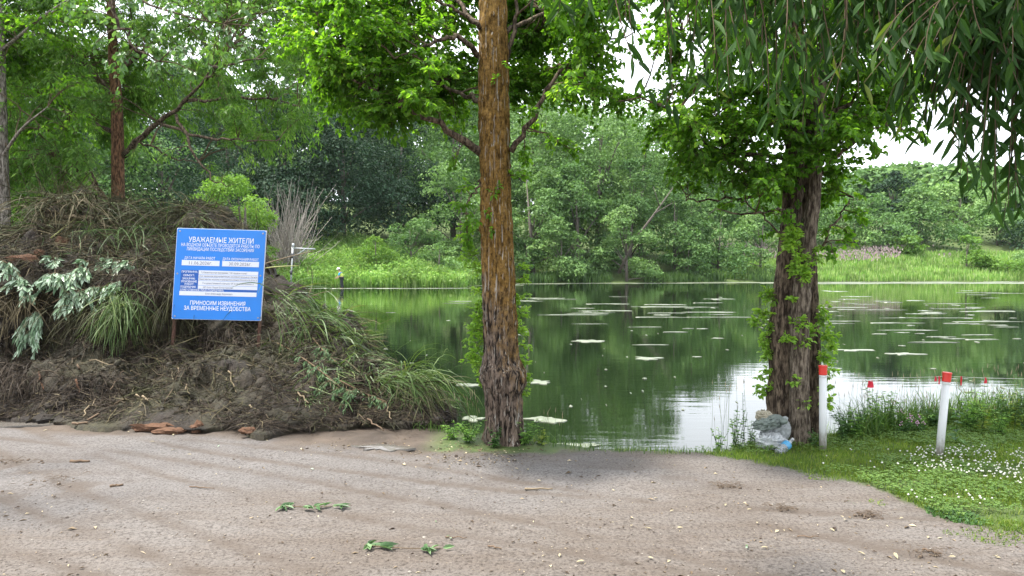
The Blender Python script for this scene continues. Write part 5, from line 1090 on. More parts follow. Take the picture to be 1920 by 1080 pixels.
FORB = leaf_mat('forb_leaf', [(0, (0.0750, 0.1650, 0.0330)), (.5, (0.1350, 0.2700, 0.0600)), (1, (0.2550, 0.4050, 0.1050))], .4, (1.3, 1.35, .5), .55, .3)
FORBD = leaf_mat('dark_forb_leaf', [(0, (0.0297, 0.0810, 0.0216)), (.6, (0.0675, 0.1485, 0.0378)), (1, (0.1215, 0.2295, 0.0675))], .3, (1.3, 1.35, .5), .5, .35)
FORBY = leaf_mat('yellow_forb_leaf', [(0, (.12, .20, .03)), (1, (.30, .36, .08))], .45, (1.25, 1.25, .5), .55, .3)
def forb(px, py, Y, toppy, nstem, sp_, ll, lw, per, mat, label, name='bank_weed', up=.3, flower=None):
    g = at(px, py, Y); g[2] = zt(g[0], g[1]) - .01; H = at(px, toppy, Y)[2] - g[2]; root = thing(name, label, 'plant', tuple(g), 'weeds on the near bank'); sb, lb = MB(), MB()
    fb = MB()
    for _ in range(nstem):
        a = rng.random() * 6.28; r = sp_ * math.sqrt(rng.random()); h = H * rng.uniform(.6, 1.0); e = g + np.array((r * math.cos(a), r * math.sin(a), h)); m_ = g + np.array((r * math.cos(a) * .3, r * math.sin(a) * .3, h * .55))
        Q = bez((g + np.array((rng.normal(0, .03), rng.normal(0, .03), 0)))[None], m_[None], e[None], 8)[0]; sb.tube(Q, np.linspace(.0030, .0012, 8), 4)
        n = per; t = rng.uniform(.12, 1, n); P = np.stack([np.interp(t, np.linspace(0, 1, 8), Q[:, i]) for i in range(3)], 1); az = rng.random(n) * 6.28
        d = np.stack([np.cos(az), np.sin(az), np.full(n, up)], 1) + .2 * rand_unit(n); s = (1.15 - .55 * t); lb.leaves(P, d, norm(np.array((0, 0, 1.)) + .35 * rand_unit(n)), ll * s * rng.uniform(.7, 1.15, n), lw * s, .15, .25, 0, rng.random(n))
        if flower and rng.random() < .7:
            for _k in range(5): c = e + rng.normal(0, .012, 3); fb.add(c + OCT * .007, OF)
    sb.build('stems', TALL, root, smooth=True)['kind'] = 'stuff'; lb.build('leaves', mat, root)['kind'] = 'stuff'
    if fb.V: fb.build('flowers', flower, root)['kind'] = 'stuff'
PINKF = flat_mat('pink_petals', (.45, .26, .36), .7, .2, .2, 30); WHF = flat_mat('white_petals', (.62, .60, .5), .7, .2, .1, 30)
forb(1640, 835, 7.0, 712, 7, .14, .07, .022, 20, FORB, 'tall leafy weed between the two white posts', flower=WHF)
forb(1610, 842, 6.75, 750, 6, .12, .06, .02, 18, FORB, 'leafy weed just right of the first white post')
forb(1580, 842, 6.65, 765, 6, .10, .05, .022, 16, FORBD, 'low dark weed at the foot of the first white post')
forb(1690, 842, 6.9, 775, 8, .16, .05, .016, 18, FORBD, 'dark bushy weed with pinkish heads between the posts', flower=PINKF)
forb(1728, 842, 6.9, 780, 5, .10, .05, .018, 14, FORBD, 'small dark weed left of the leaning post', flower=PINKF)
forb(1793, 850, 6.5, 737, 1, .02, .085, .060, 13, FORBD, 'single upright stem with large round dark leaves beside the leaning post', up=.1)
forb(1840, 848, 7.0, 740, 3, .06, .06, .02, 18, FORBY, 'yellow-green upright weed right of the leaning post')
forb(1870, 845, 6.9, 765, 8, .16, .06, .02, 18, FORB, 'bushy weed in the tall grass near the right edge')
forb(1905, 842, 7.2, 725, 6, .14, .06, .02, 18, FORBY, 'tall pale weed at the right edge of the bank')
forb(1960, 842, 7.0, 740, 8, .2, .06, .02, 18, FORB, 'bushy weed just past the right edge of the photo')
for i_, (px_, tp_, Y_) in enumerate(((1665, 725, 7.2), (1590, 755, 6.9), (1715, 770, 7.1), (1750, 755, 7.2), (1815, 750, 7.1), (1885, 730, 7.3), (1825, 730, 7.4), (1930, 725, 7.1))):
    lab_ = ('leafy weed right behind the tall one between the posts', 'dark weed close behind the upright post', 'low leafy weed midway between the two posts', 'dark weed close behind the leaning post', 'leafy weed behind the large-leaved stem', 'dark weed among tall grass near the right edge', 'leafy weed behind the yellow-green weed', 'dark weed cut by the right edge of the photo')[i_]
    forb(px_, 838, Y_, tp_, 12, .20, .065, .022, 20, (FORB, FORBD)[i_ % 2], lab_)
forb(1378, 848, 6.5, 762, 9, .13, .045, .026, 16, FORB, 'leafy weed left of the rubbish bags')
forb(1350, 850, 6.45, 795, 6, .10, .045, .026, 12, FORB, 'small leafy weed at the left end of the bags')
forb(1405, 848, 6.55, 790, 6, .08, .04, .025, 14, FORB, 'weed tucked against the rubbish bags')
forb(1392, 845, 6.5, 735, 2, .05, .04, .02, 16, FORBD, 'thin tall weed stem left of the rubbish bags')
forb(1530, 842, 6.45, 800, 6, .08, .045, .02, 14, FORBD, 'dark weed between the twin trunks and the first post')
forb(985, 832, 6.55, 785, 9, .14, .055, .024, 14, FORB, 'leafy weed at the right foot of the middle trunk')
forb(1015, 835, 6.55, 800, 6, .10, .045, .022, 12, FORBY, 'yellowish weed further right of the middle trunk')
forb(925, 832, 6.45, 800, 7, .12, .05, .022, 12, FORBD, 'dark weed at the left foot of the middle trunk')
forb(880, 828, 6.6, 785, 10, .18, .055, .022, 13, FORB, 'wide leafy weed between the heap and the middle trunk')
forb(850, 825, 6.75, 790, 7, .12, .055, .020, 13, FORB, 'leafy weed at the right tip of the heap')
# rosettes and tufts in the bare earth
def tuft(px, py, r, h, n, label, mat=LAWN, wd=.004, lean=1.2):
    g = gnd(px, py); mb = MB(); a = rng.random(n) * 6.28; q_ = r * np.sqrt(rng.random(n)); blades(mb, g[0] + q_ * np.cos(a), g[1] + q_ * np.sin(a), h * .5, h, wd, lean, 0, .9, 4)
    tag(mb.build('grass_tuft', mat), label, 'grass tuft', 'grass tufts at the edge of the bare earth')
tuft(1645, 942, .06, .035, 70, 'small grass tuft alone on bare earth below the brown verge patch')
tuft(1775, 962, .13, .07, 190, 'broad-bladed tuft at the lower edge of the verge', FORBD, .008)
tuft(1860, 1008, .16, .05, 220, 'low grass patch at the lower right edge')
tuft(1782, 1000, .05, .035, 50, 'tiny grass tuft on the earth near the right edge')
tuft(1600, 942, .05, .02, 40, 'flattened little sprig on the bare earth', FORBD)
tuft(1530, 893, .10, .045, 120, 'yellowish tuft where verge meets bare earth')
tuft(1810, 975, .12, .07, 160, 'second broad-bladed tuft right of the first', FORBD, .008)
tuft(1905, 1003, .12, .05, 120, 'grass tuft touching the right edge of the photo')

# ------------------------------------------------------------------ posts, line and flags
m = NT('white_plastic'); v = m.obj(); sx_ = m.n('ShaderNodeSeparateXYZ'); m.l(v, sx_.inputs[0]); gz_ = m.n('ShaderNodeMapRange'); gz_.inputs['From Min'].default_value = .22; gz_.inputs['From Max'].default_value = .0; m.l(sx_.outputs[2], gz_.inputs[0])
dirt = m.ramp(m.math('ADD', m.math('MULTIPLY', gz_.outputs[0], .45), m.math('MULTIPLY', m.noise(m.obj((1, 1, .35)), 34, 5, .7), .75)), [(.46, (0, 0, 0)), (.72, (.75, .75, .75))])
PVC = m.done(m.pbr(m.mix(dirt, (.52, .53, .53), (.17, .14, .10)), .42, .45, m.bump(m.noise(v, 20, 4), .12, .01))); REDC = flat_mat('red_cap', (.55, .03, .02), .4, .5, .1, 8); CORD = flat_mat('white_cord', (.62, .60, .58), .6, .3, .05, 20); FLAG = flat_mat('red_flag', (.50, .02, .04), .6, .3, .15, 10)
def post(base, top, Y, wpx, label):
    b = at(*base, Y); t = at(*top, Y); b[2] = min(b[2], zt(b[0], b[1])) ; d = norm(t - b); Ln = np.linalg.norm(t - b); r = wpx / 2 / F * Y; root = thing('marker_post', label, 'post', tuple(b), 'white marker posts with red caps')
    cap = 18 / F * Y; mb = MB(); mb.tube([b - d * .15, b + d * (Ln - cap * .9)], [r, r], 28); mb.build('pipe', PVC, root, smooth=False)
    for p in root.children: p.data.polygons.foreach_set('use_smooth', [len(q.vertices) == 4 for q in p.data.polygons])
    mb = MB(); s = t - d * cap; mb.tube([s, s + d * .004, t - d * .012, t - d * .0119, t - d * .003, t], [r * 1.02, r * 1.10, r * 1.10, r * 1.20, r * 1.20, r * 1.1], 28); o = mb.build('cap', REDC, root)
    mb = MB(); mb.tube([s - d * .022, s - d * .021, s - d * .007, s - d * .006], [r * 1.0, r * 1.06, r * 1.06, r], 24); mb.build('collar', PVC, root)
    return b, t, d
b1, t1, d1 = post((1543, 848), (1543, 685), 6.38, 13.5, 'upright white post with red cap next to the twin trunks')
b2, t2, d2 = post((1760, 866), (1776, 698), 6.08, 14, 'leaning white post with red cap on the clover verge')
b3, t3, d3 = post((2190, 880), (2196, 700), 5.9, 14, 'white post with red cap beyond the right edge')
def line(a, b, sag, label, name='boundary_line'):
    t = np.linspace(0, 1, 24)[:, None]; Q = a * (1 - t) + b * t; Q[:, 2] -= (sag * 4 * t * (1 - t))[:, 0]; mb = MB(); mb.tube(Q, .0013, 6); tag(mb.build(name, CORD, smooth=True), label, 'cord', 'white cords strung between the posts'); return Q
q1 = line(t1 - d1 * .095 + (.03, -.0, 0), t2 - d2 * .035 - (.035, 0, 0), .012, 'white cord strung between the two white posts')
q1b = line(t1 - d1 * .105 + (.03, -.0, 0), t2 - d2 * .075 - (.035, 0, 0), .02, 'second, lower white cord between the two white posts')
q2 = line(t2 - d2 * .035 + (.035, 0, 0), t3 - d3 * .03, .02, 'white cord running from the leaning post off the right edge')
def flag(Q, px, w, h, label, tw=0.0):
    best = min(Q, key=lambda p: abs(960 + F * p[0] / p[1] - px)); i = [k for k in range(len(Q)) if Q[k] is best or np.allclose(Q[k], best)][0]
    a_, b_ = Q[max(i - 1, 0)], Q[min(i + 1, len(Q) - 1)]; x = (px - 960) / F * best[1]; s = (x - a_[0]) / (b_[0] - a_[0] + 1e-9); p = a_ * (1 - s) + b_ * s
    u = np.array((math.cos(tw), math.sin(tw), 0)); n_ = np.array((-math.sin(tw), math.cos(tw), 0)); V = []; m_, k_ = 6, 5
    for th_ in (0, .0012):
        for r_ in range(m_):
            v_ = r_ / (m_ - 1)
            for c_ in range(k_): f_ = c_ / (k_ - 1) - .5; V.append(p + u * f_ * w * (1 + .35 * v_ * math.cos(tw)) + np.array((0, 0, .004 - v_ * h * (1 - .12 * abs(f_)))) + n_ * (.006 * math.sin(5 * f_ + 3 * v_) + th_))
    fc = []; nn = m_ * k_
    for r_ in range(m_ - 1):
        for c_ in range(k_ - 1): i_ = r_ * k_ + c_; fc.append((i_, i_ + 1, i_ + k_ + 1, i_ + k_)); fc.append((nn + i_, nn + i_ + k_, nn + i_ + k_ + 1, nn + i_ + 1))
    rim = [c_ for c_ in range(k_)] + [r_ * k_ + k_ - 1 for r_ in range(1, m_)] + [(m_ - 1) * k_ + c_ for c_ in range(k_ - 2, -1, -1)] + [r_ * k_ for r_ in range(m_ - 2, 0, -1)]
    for i_ in range(len(rim)): a0, b0 = rim[i_], rim[(i_ + 1) % len(rim)]; fc.append((a0, nn + a0, nn + b0, b0))
    mb = MB(); mb.add(V, fc); tag(mb.build('pennant', FLAG), label, 'flag', 'red pennants on the cord')
flag(q1b, 1635, .040, .062, 'red pennant hanging midway between the white posts')
flag(q1, 1758, .026, .042, 'small twisted red pennant just left of the leaning post', .7); flag(q1, 1764, .010, .07, 'narrow red pennant seen edge-on against the leaning post', 1.3)
flag(q2, 1806, .018, .075, 'narrow dark red pennant right of the leaning post', 1.1); flag(q2, 1852, .026, .05, 'red pennant nearest the right edge of the photo', .6)

# ------------------------------------------------------------------ rubbish bags and bottle
def bag_mat(name, col, tr):
    m = NT(name); v = m.obj(); c = m.mix(m.noise(v, 9, 4), tuple(q * .8 for q in col), tuple(q * 1.15 for q in col)); p = m.pbr(c, .28, .5, m.bump(m.noise(m.obj((1, 1, 2.2)), 14, 3, .5), .6, .02)); t = m.n('ShaderNodeBsdfTranslucent'); m.l(c, t.inputs[0]); x = m.n('ShaderNodeMixShader'); x.inputs[0].default_value = tr; m.l(p, x.inputs[1]); m.l(t.outputs[0], x.inputs[2]); return m.done(x.outputs[0])
def bag(px, py, Y, wpx, hpx, mat, label, seed, neck=None, tilt=0., open_=False):
    c = at(px, py, Y); rx_, rz_ = wpx / 2 / F * Y, hpx / 2 / F * Y; root = thing('rubbish_bag', label, 'bag', (c[0], c[1], c[2] - rz_), 'rubbish bags by the twin trunks')
    nu, nv = 110, 80; th = np.arange(nu) * 2 * math.pi / nu; ph = np.linspace(0, math.pi * (.80 if open_ else 1), nv); T, Ph = np.meshgrid(th, ph); ux, uy, uz = np.sin(Ph) * np.cos(T), np.sin(Ph) * np.sin(T), -np.cos(Ph)
    crease = 1 - np.abs(vnoise(ux * 2.6 + seed, uy * 2.6, uz * 4.2, seed=seed)) * 1.0; cr2 = 1 - np.abs(vnoise(ux * 6 + seed, uy * 6, uz * 9, seed=seed + 4))
    r = 1 + .20 * fbm(ux * 1.3, uy * 1.3, uz * 1.3, seed=seed + 2) + .34 * (crease - .6) + .12 * (cr2 - .6)
    r = r + .13 * np.abs(np.sin(6.5 * T + 2.5 * fbm(ux * 2, uy * 2, uz * 2, seed=seed + 6))) * np.clip(uz + .6, 0, 1.2) - .07
    sq = np.sign(uz) * np.abs(uz) ** .8; V = np.stack([ux * r * rx_ * (1 - .12 * uz), uy * r * rx_ * .8, sq * r * rz_ + tilt * ux * rx_], -1) + c
    V[..., 2] = np.maximum(V[..., 2], zt(c[0], c[1]) + .004) if py > 815 else V[..., 2]
    mb = MB(); i, j = np.meshgrid(np.arange(nv - 1), np.arange(nu), indexing='ij'); j2 = (j + 1) % nu; mb.add(V.reshape(-1, 3), np.stack([i * nu + j, i * nu + j2, (i + 1) * nu + j2, (i + 1) * nu + j], -1).reshape(-1, 4)); mb.build('sack', mat, root, smooth=True)
    if neck:
        a = at(*neck[0], Y - .05); b = at(*neck[1], Y - .10); t = np.linspace(0, 1, 9)[:, None]; mb = MB(); mb.tube(a * (1 - t) + b * t + rng.normal(0, .005, (9, 3)), np.array([.05, .03, .018, .014, .02, .028, .034, .03, .02]) * .8, 14); mb.build('gathered_neck', mat, root, smooth=True)
BG1, BG2, BG3 = bag_mat('pale_bag', (.60, .62, .63), .45), bag_mat('grey_green_bag', (.22, .26, .235), .4), bag_mat('beige_bag', (.42, .38, .29), .3)
BG4 = bag_mat('grey_bag', (.44, .465, .47), .45)
bag(1446, 830, 6.42, 54, 36, BG1, 'pale grey rubbish bag resting on the ground, lowest of the pile', 510)
bag(1452, 808, 6.52, 50, 48, BG4, 'grey rubbish bag leaning on the twin trunk above the pale one', 520, ((1462, 796), (1474, 782)), .15)
bag(1440, 793, 6.44, 52, 24, BG2, 'dark grey-green rubbish bag lying folded on the pile', 530, ((1455, 795), (1476, 788)), .25)
bag(1433, 780, 6.46, 28, 22, BG3, 'small beige open bag at the top of the pile', 540, None, -.1, True)
def bottle():
    b = at(1462, 847, 6.25); t = at(1481, 829, 6.33); root = thing('plastic_bottle', 'clear plastic bottle with blue label lying before the rubbish bags', 'bottle', tuple(b))
    m = NT('clear_plastic'); g = m.pbr((.85, .9, .95), .12, .5, None, Transmission_Weight=.75, IOR=1.2); CL = m.done(g); BL = flat_mat('blue_label', (.06, .24, .42), .45, .4, .5, 40)
    d = norm(t - b); Ln = np.linalg.norm(t - b) * 1.45; b = b - d * .03; ts = np.array([0, .01, .05, .09, .10, .13, .16, .20, .5, .55, .60, .64, .80, .90, .94, .95, 1.0]); rr = np.array([.012, .034, .040, .036, .040, .036, .040, .040, .040, .040, .039, .037, .022, .014, .013, .016, .015]) * .95
    mb = MB(); mb.tube(b + np.outer(ts, d) * Ln, rr, 22); mb.build('shell', CL, root, smooth=True); mb = MB(); mb.tube(b + np.outer([.44, .441, .669, .67], d) * Ln, np.array([.0395, .0405, .0405, .0395]), 22); mb.build('label_band', BL, root, smooth=False)
    mb = MB(); mb.tube(b + np.outer([.95, .951, 1.04, 1.041], d) * Ln, [.010, .0145, .0145, .010], 18); mb.build('screw_cap', PVC, root)
bottle()

# ------------------------------------------------------------------ far pole frame and person
STEEL = flat_mat('galvanised_steel', (.42, .44, .45), .45, .5, .1, 6); DK = flat_mat('dark_bracket', (.05, .05, .06), .6)
YP = 61.5; root = thing('pole_frame', 'grey steel post with side arm and brace standing by the far weedy bank', 'pole frame', tuple(at(544, 535, YP)))
def bar(name, a, b, r, mat=STEEL): mb = MB(); mb.tube([at(*a, YP), at(*b, YP)], [r, r], 10); o = mb.build(name, mat, root, smooth=True)
bar('post', (543.5, 545), (550, 459), .055); bar('arm', (549, 465), (591, 467), .05); bar('brace', (549, 483), (572, 467), .04); bar('second_post', (547, 545), (547.3, 462), .03); bar('end_cap', (549.2, 463), (550, 456), .10)
bar('bracket', (546, 515), (546, 507), .10, DK); bar('bracket', (548, 484), (548.6, 475), .09, DK)

def skin(verts, edges, radii, name, mat, parent, sub=2):
    me = bpy.data.meshes.new(name); me.from_pydata([tuple(v) for v in verts], edges, []); o = bpy.data.objects.new('tmp', me); COL.objects.link(o)
    sk = o.modifiers.new('s', 'SKIN'); ss = o.modifiers.new('d', 'SUBSURF'); ss.levels = sub; ss.render_levels = sub
    for i, r in enumerate(radii): me.skin_vertices[0].data[i].radius = (r, r) if not isinstance(r, tuple) else r
    me.skin_vertices[0].data[0].use_root = True
    dg = bpy.context.evaluated_depsgraph_get(); dg.update(); m2 = bpy.data.meshes.new_from_object(o.evaluated_get(dg)); bpy.data.objects.remove(o); m2.name = name; m2.materials.clear(); m2.materials.append(mat)
    m2.polygons.foreach_set('use_smooth', [True] * len(m2.polygons)); ob = bpy.data.objects.new(name, m2); COL.objects.link(ob); ob.parent = parent; return ob
pp = at(641, 541, 63.4); pp[2] = WZ - .06
pr = thing('person', 'person in white hat, blue top and yellow vest bending at the far waterline', 'person', tuple(pp))
SKIN = flat_mat('skin', (.42, .27, .19), .6); BLK = flat_mat('dark_trousers', (.022, .025, .03), .75); CY = flat_mat('blue_shirt', (.02, .30, .55), .7); HV = flat_mat('yellow_vest', (.50, .62, .10), .7); HATW = flat_mat('pale_hat', (.66, .68, .66), .7)
# facing left (-x), leaning forward, arms reaching down in front
J = [(0, 0, .98), (-.03, 0, 1.15), (-.10, 0, 1.34), (-.16, 0, 1.46), (-.22, 0, 1.53), (-.27, 0, 1.62), (-.29, 0, 1.70),            # 0-6 spine, neck, head
     (-.13, -.19, 1.40), (-.22, -.24, 1.14), (-.42, -.20, .98), (-.50, -.18, .95), (-.13, .19, 1.40), (-.20, .24, 1.14), (-.38, .18, .96), (-.46, .16, .93),   # arms 7-10, 11-14
     (0, -.10, .92), (-.04, -.12, .50), (.03, -.12, .09), (-.11, -.12, .04), (0, .10, .92), (.02, .13, .50), (.08, .13, .09), (-.06, .13, .04)]
E = [(0, 1), (1, 2), (2, 3), (3, 4), (4, 5), (5, 6), (3, 7), (7, 8), (8, 9), (9, 10), (3, 11), (11, 12), (12, 13), (13, 14), (0, 15), (15, 16), (16, 17), (17, 18), (0, 19), (19, 20), (20, 21), (21, 22)]
RD = [.14, .13, .15, .10, .055, .095, .085, .07, .05, .036, .04, .07, .05, .036, .04, .095, .062, .045, .04, .095, .062, .045, .04]
for h in (10, 14):
    hx0 = np.array(J[h]); sgn = -1 if h == 10 else 1
    for k, (dy, ln) in enumerate(((-.03, .07), (-.01, .08), (.01, .075), (.03, .06))):
        i0 = len(J); J += [tuple(hx0 + (-.05, dy, -.01)), tuple(hx0 + (-.05 - ln * .6, dy * 1.1, -.04)), tuple(hx0 + (-.05 - ln * .7, dy * 1.1, -.08))]; E += [(h, i0), (i0, i0 + 1), (i0 + 1, i0 + 2)]; RD += [.011, .009, .008]
    i0 = len(J); J += [tuple(hx0 + (-.01, -sgn * .04, .0)), tuple(hx0 + (-.05, -sgn * .05, -.04))]; E += [(h, i0), (i0, i0 + 1)]; RD += [.011, .009]
skin(J, E, RD, 'body', SKIN, pr)
skin([J[i] for i in (0, 15, 16, 17, 19, 20, 21)], [(0, 1), (1, 2), (2, 3), (0, 4), (4, 5), (5, 6)], [.165, .12, .095, .085, .12, .095, .085], 'trousers', BLK, pr)
skin([J[1], J[2], J[3], J[7], J[8], J[11], J[12]], [(0, 1), (1, 2), (2, 3), (3, 4), (2, 5), (5, 6)], [.15, .17, .12, .09, .068, .09, .068], 'shirt', CY, pr)
skin([(-.01, 0, 1.04), J[1], (-.08, 0, 1.28), (-.12, 0, 1.36)], [(0, 1), (1, 2), (2, 3)], [.17, .175, .185, .14], 'vest', HV, pr)
hb_ = MB(); hc = np.array((-.29, 0, 1.73)); th = np.arange(28) * 2 * math.pi / 28; prof = [(.19, -.02), (.20, -.005), (.12, .02), (.115, .07), (.09, .11), (.04, .125), (.002, .127)]
V = np.array([[(r * math.cos(t), r * .9 * math.sin(t), z + .12 * r * math.cos(t)) for t in th] for r, z in prof]).reshape(-1, 3) + hc; i, j = np.meshgrid(np.arange(6), np.arange(28), indexing='ij'); j2 = (j + 1) % 28
hb_.add(V, np.stack([i * 28 + j, i * 28 + j2, (i + 1) * 28 + j2, (i + 1) * 28 + j], -1).reshape(-1, 4)); hb_.F.append((np.array([list(range(28))]), 0)); o = hb_.build('hat', HATW, smooth=True); o.parent = pr
HAIR = flat_mat('hair', (.05, .035, .025), .8); fb_ = MB(); fb_.tube([(-.365, 0, 1.645), (-.40, 0, 1.625), (-.385, 0, 1.61)], [.012, .018, .012], 8); o = fb_.build('nose', SKIN, smooth=True); o.parent = pr
for sy in (-1, 1):
    fb_ = MB(); fb_.tube([(-.27, sy * .092, 1.66), (-.265, sy * .104, 1.64), (-.27, sy * .092, 1.61)], [.012, .02, .010], 8); o = fb_.build('ear', SKIN, smooth=True); o.parent = pr
    fb_ = MB(); fb_.add(np.array((-.372, sy * .035, 1.662)) + OCT * .012, OF); o = fb_.build('eye', DK); o.parent = pr
fb_ = MB(); fb_.tube([(-.36, -.03, 1.585), (-.367, 0, 1.583), (-.36, .03, 1.585)], [.006, .008, .006], 6); o = fb_.build('mouth', flat_mat('lips', (.3, .12, .1))); o.parent = pr
fb_ = MB(); fb_.tube([(-.20, 0, 1.60), (-.21, 0, 1.66), (-.25, 0, 1.72)], [.05, .085, .09], 12); o = fb_.build('hair', HAIR, smooth=True); o.parent = pr

# ------------------------------------------------------------------ litter on the bare earth
FL = {'pale': rnd_mat('dry_leaf', [(0, (.20, .165, .10)), (1, (.31, .27, .175))]), 'green': DGRN, 'silver': SILV}
mb = MB(); mb.leaves([(0, 0, .004)], [(1, 0, .06)], [(0, 0, 1)], .055, .018, .22, .06); LMESH = {k: None for k in FL}
for k_ in FL:
    x = MB(); x.leaves([(-.027, 0, .004)], [(1, 0, .05)], [(0, 0, 1)], .055, .018 if k_ != 'pale' else .022, .22, .05, 0, [.7]); LMESH[k_] = x.mesh('fallen_leaf', [FL[k_]])
SPOT = [(1434, 1027, 'pale', 1.1), (1400, 1024, 'green', 1), (1220, 1047, 'pale', .9), (1088, 1056, 'pale', 1.2), (1585, 978, 'pale', 1.1), (1560, 996, 'pale', .9), (1615, 1040, 'pale', 1), (1680, 1047, 'pale', 1.2), (1868, 1049, 'pale', 1.2), (1785, 1048, 'pale', 1), (1580, 1076, 'pale', 1.3), (1400, 1028, 'silver', 1), (1420, 982, 'pale', .9), (1275, 990, 'pale', .9), (1215, 992, 'pale', 1.1), (1405, 958, 'pale', .8), (1260, 960, 'pale', .8), (1185, 986, 'pale', .7), (1360, 950, 'pale', .8), (1230, 935, 'pale', .8),
    (990, 882, 'pale', 1), (968, 880, 'pale', 1), (1010, 901, 'pale', .9), (1150, 922, 'pale', .7), (285, 831, 'pale', 1.1), (325, 845, 'pale', 1), (355, 853, 'pale', .9), (410, 838, 'silver', .9), (85, 808, 'pale', 1), (20, 790, 'pale', 1.1), (240, 812, 'pale', .9), (325, 817, 'pale', 1.1), (450, 877, 'pale', .8), (405, 890, 'pale', .7), (500, 826, 'pale', .8), (585, 881, 'silver', 1.1), (535, 848, 'pale', .7), (845, 1015, 'silver', 1.1), (840, 1010, 'green', .7), (817, 980, 'green', .6), (1050, 1045, 'pale', .9), (1690, 975, 'pale', .9), (1470, 995, 'pale', .7), (1740, 1010, 'pale', .8)]
for i, (px_, py_, k_, s_) in enumerate(SPOT):
    g = gnd(px_, py_); o = bpy.data.objects.new('fallen_leaf', LMESH[k_]); COL.objects.link(o); o.location = (g[0], g[1], zt(g[0], g[1]) + .006); o.rotation_euler = (rng.normal(0, .15), rng.normal(0, .15), rng.random() * 6.28); o.scale = (s_ * .75,) * 3
    tag(o, {'pale': 'small pale dry leaf lying on the bare earth', 'green': 'small green leaf lying on the bare earth', 'silver': 'small silvery leaf lying on the bare earth'}[k_], 'leaf', 'fallen leaves on the bare earth')
def sprig(pts, n, ll, lw, label, clusters):
    P = np.array([gnd(*p) + np.array((0, 0, .016)) for p in pts]); P[:, 2] += terrain(P[:, 0], P[:, 1]); Q = smooth_line(P, 16); root = thing('fallen_sprig', label, 'sprig', tuple(Q[0])); sb, lb = MB(), MB(); sb.tube(Q, np.linspace(.0035, .0015, 16), 5)
    t = np.clip(np.concatenate([rng.normal(c, w, k) for c, w, k in clusters]), 0, 1); m_ = len(t); B = np.stack([np.interp(t, np.linspace(0, 1, 16), Q[:, i]) for i in range(3)], 1); a = rng.normal(0, .9, m_); d = np.stack([np.cos(a), np.sin(a), .12 + .15 * rng.random(m_)], 1)
    lb.leaves(B, d, norm(np.array((0, -.25, 1.)) + .55 * rand_unit(m_)), ll * rng.uniform(.7, 1.15, m_), lw * rng.uniform(.8, 1.2, m_), .2, .2, 0, rng.random(m_)); sb.build('stem', TWIG, root, smooth=True); lb.build('leaves', DGRN, root)['kind'] = 'stuff'
sprig([(525, 952), (555, 954), (600, 953), (660, 952)], 0, .085, .026, 'leafy willow sprig fallen on the road left of centre', [(.1, .08, 9), (.45, .1, 7), (.8, .1, 8)])
sprig([(683, 1028), (715, 1033), (770, 1036), (830, 1035)], 0, .085, .03, 'leafy willow sprig fallen on the road at the bottom of the photo', [(.08, .05, 6), (.3, .06, 6), (.85, .08, 9)])
def gstick(a, b, r, mat, label, lift=.008):
    P = np.array([gnd(*a), gnd(*b)]); P[:, 2] = terrain(P[:, 0], P[:, 1]) + lift; t = np.linspace(0, 1, 8)[:, None]; Q = P[0] * (1 - t) + P[1] * t; Q[1:-1] += rng.normal(0, .006, (6, 3)) * np.array((1, 1, .3)); mb = MB(); mb.tube(Q, np.linspace(r, r * .6, 8), 6); tag(mb.build('fallen_twig', mat, smooth=True), label, 'twig', 'twigs fallen on the bare earth')
gstick((206, 914), (231, 911), .011, STD, 'short thick dark twig on the left of the road'); gstick((984, 917), (1036, 917), .007, ST, 'straight pale stick lying right of centre'); gstick((355, 914), (402, 918), .004, STD, 'thin dark twig near the left centre of the road')
gstick((132, 866), (168, 866), .014, STD, 'flat dark bark piece on the left road'); gstick((835, 1012), (875, 1011), .004, STD, 'thin twig right of the bottom sprig'); gstick((915, 1029), (940, 1034), .005, STD, 'short brown twig at the bottom centre'); gstick((1495, 1008), (1535, 1010), .004, STD, 'thin dark twig on the right bare earth'); gstick((1730, 1035), (1765, 1042), .006, STD, 'crooked dark twig at lower right')
# fine litter: bark crumbs, broken straw, gravel
mb = MB(); n = 3600; px = rng.uniform(-60, 1980, n); py = 800 + 290 * rng.random(n) ** .8; P = np.array([gnd(a, b) for a, b in zip(px, py)]); dens = .35 + .65 * sstep((px - 700) / 500) + .6 * sstep((fbm(P[:, 0] * 1.3, P[:, 1] * 1.3, seed=81)) / .25)
ok = (rng.random(n) < dens * .75) & (verge_mask(P[:, 0], P[:, 1]) < .7) & (pond_dist(P[:, 0], P[:, 1]) > .3); P = P[ok]
px2 = rng.normal(900, 75, 900); py2 = rng.normal(858, 11, 900); P2 = np.array([gnd(a, b) for a, b in zip(px2, py2)]); px3 = rng.uniform(560, 1000, 700); py3 = rng.normal(835, 8, 700); P3 = np.array([gnd(a, b) for a, b in zip(px3, py3)]); P = np.concatenate([P, P2, P3]); n = len(P); P[:, 2] = terrain(P[:, 0], P[:, 1]) + .003
a = rng.random(n) * 6.28; d = np.stack([np.cos(a), np.sin(a), .1 * rng.normal(size=n)], 1); ln = rng.gamma(2.2, .007, n).clip(.005, .06); mb.leaves(P, d, norm(np.array((0, 0, 1.)) + .35 * rand_unit(n)), ln, ln * rng.uniform(.12, .5, n), .3, .1, 0, rng.random(n), simple=True)
tag(mb.build('earth_litter', rnd_mat('litter', [(0, (.045, .03, .02)), (.55, (.11, .08, .05)), (.8, (.26, .20, .13)), (1, (.46, .40, .27))], .85)), 'bark crumbs and straw scattered over the bare earth', 'litter', kind='stuff')
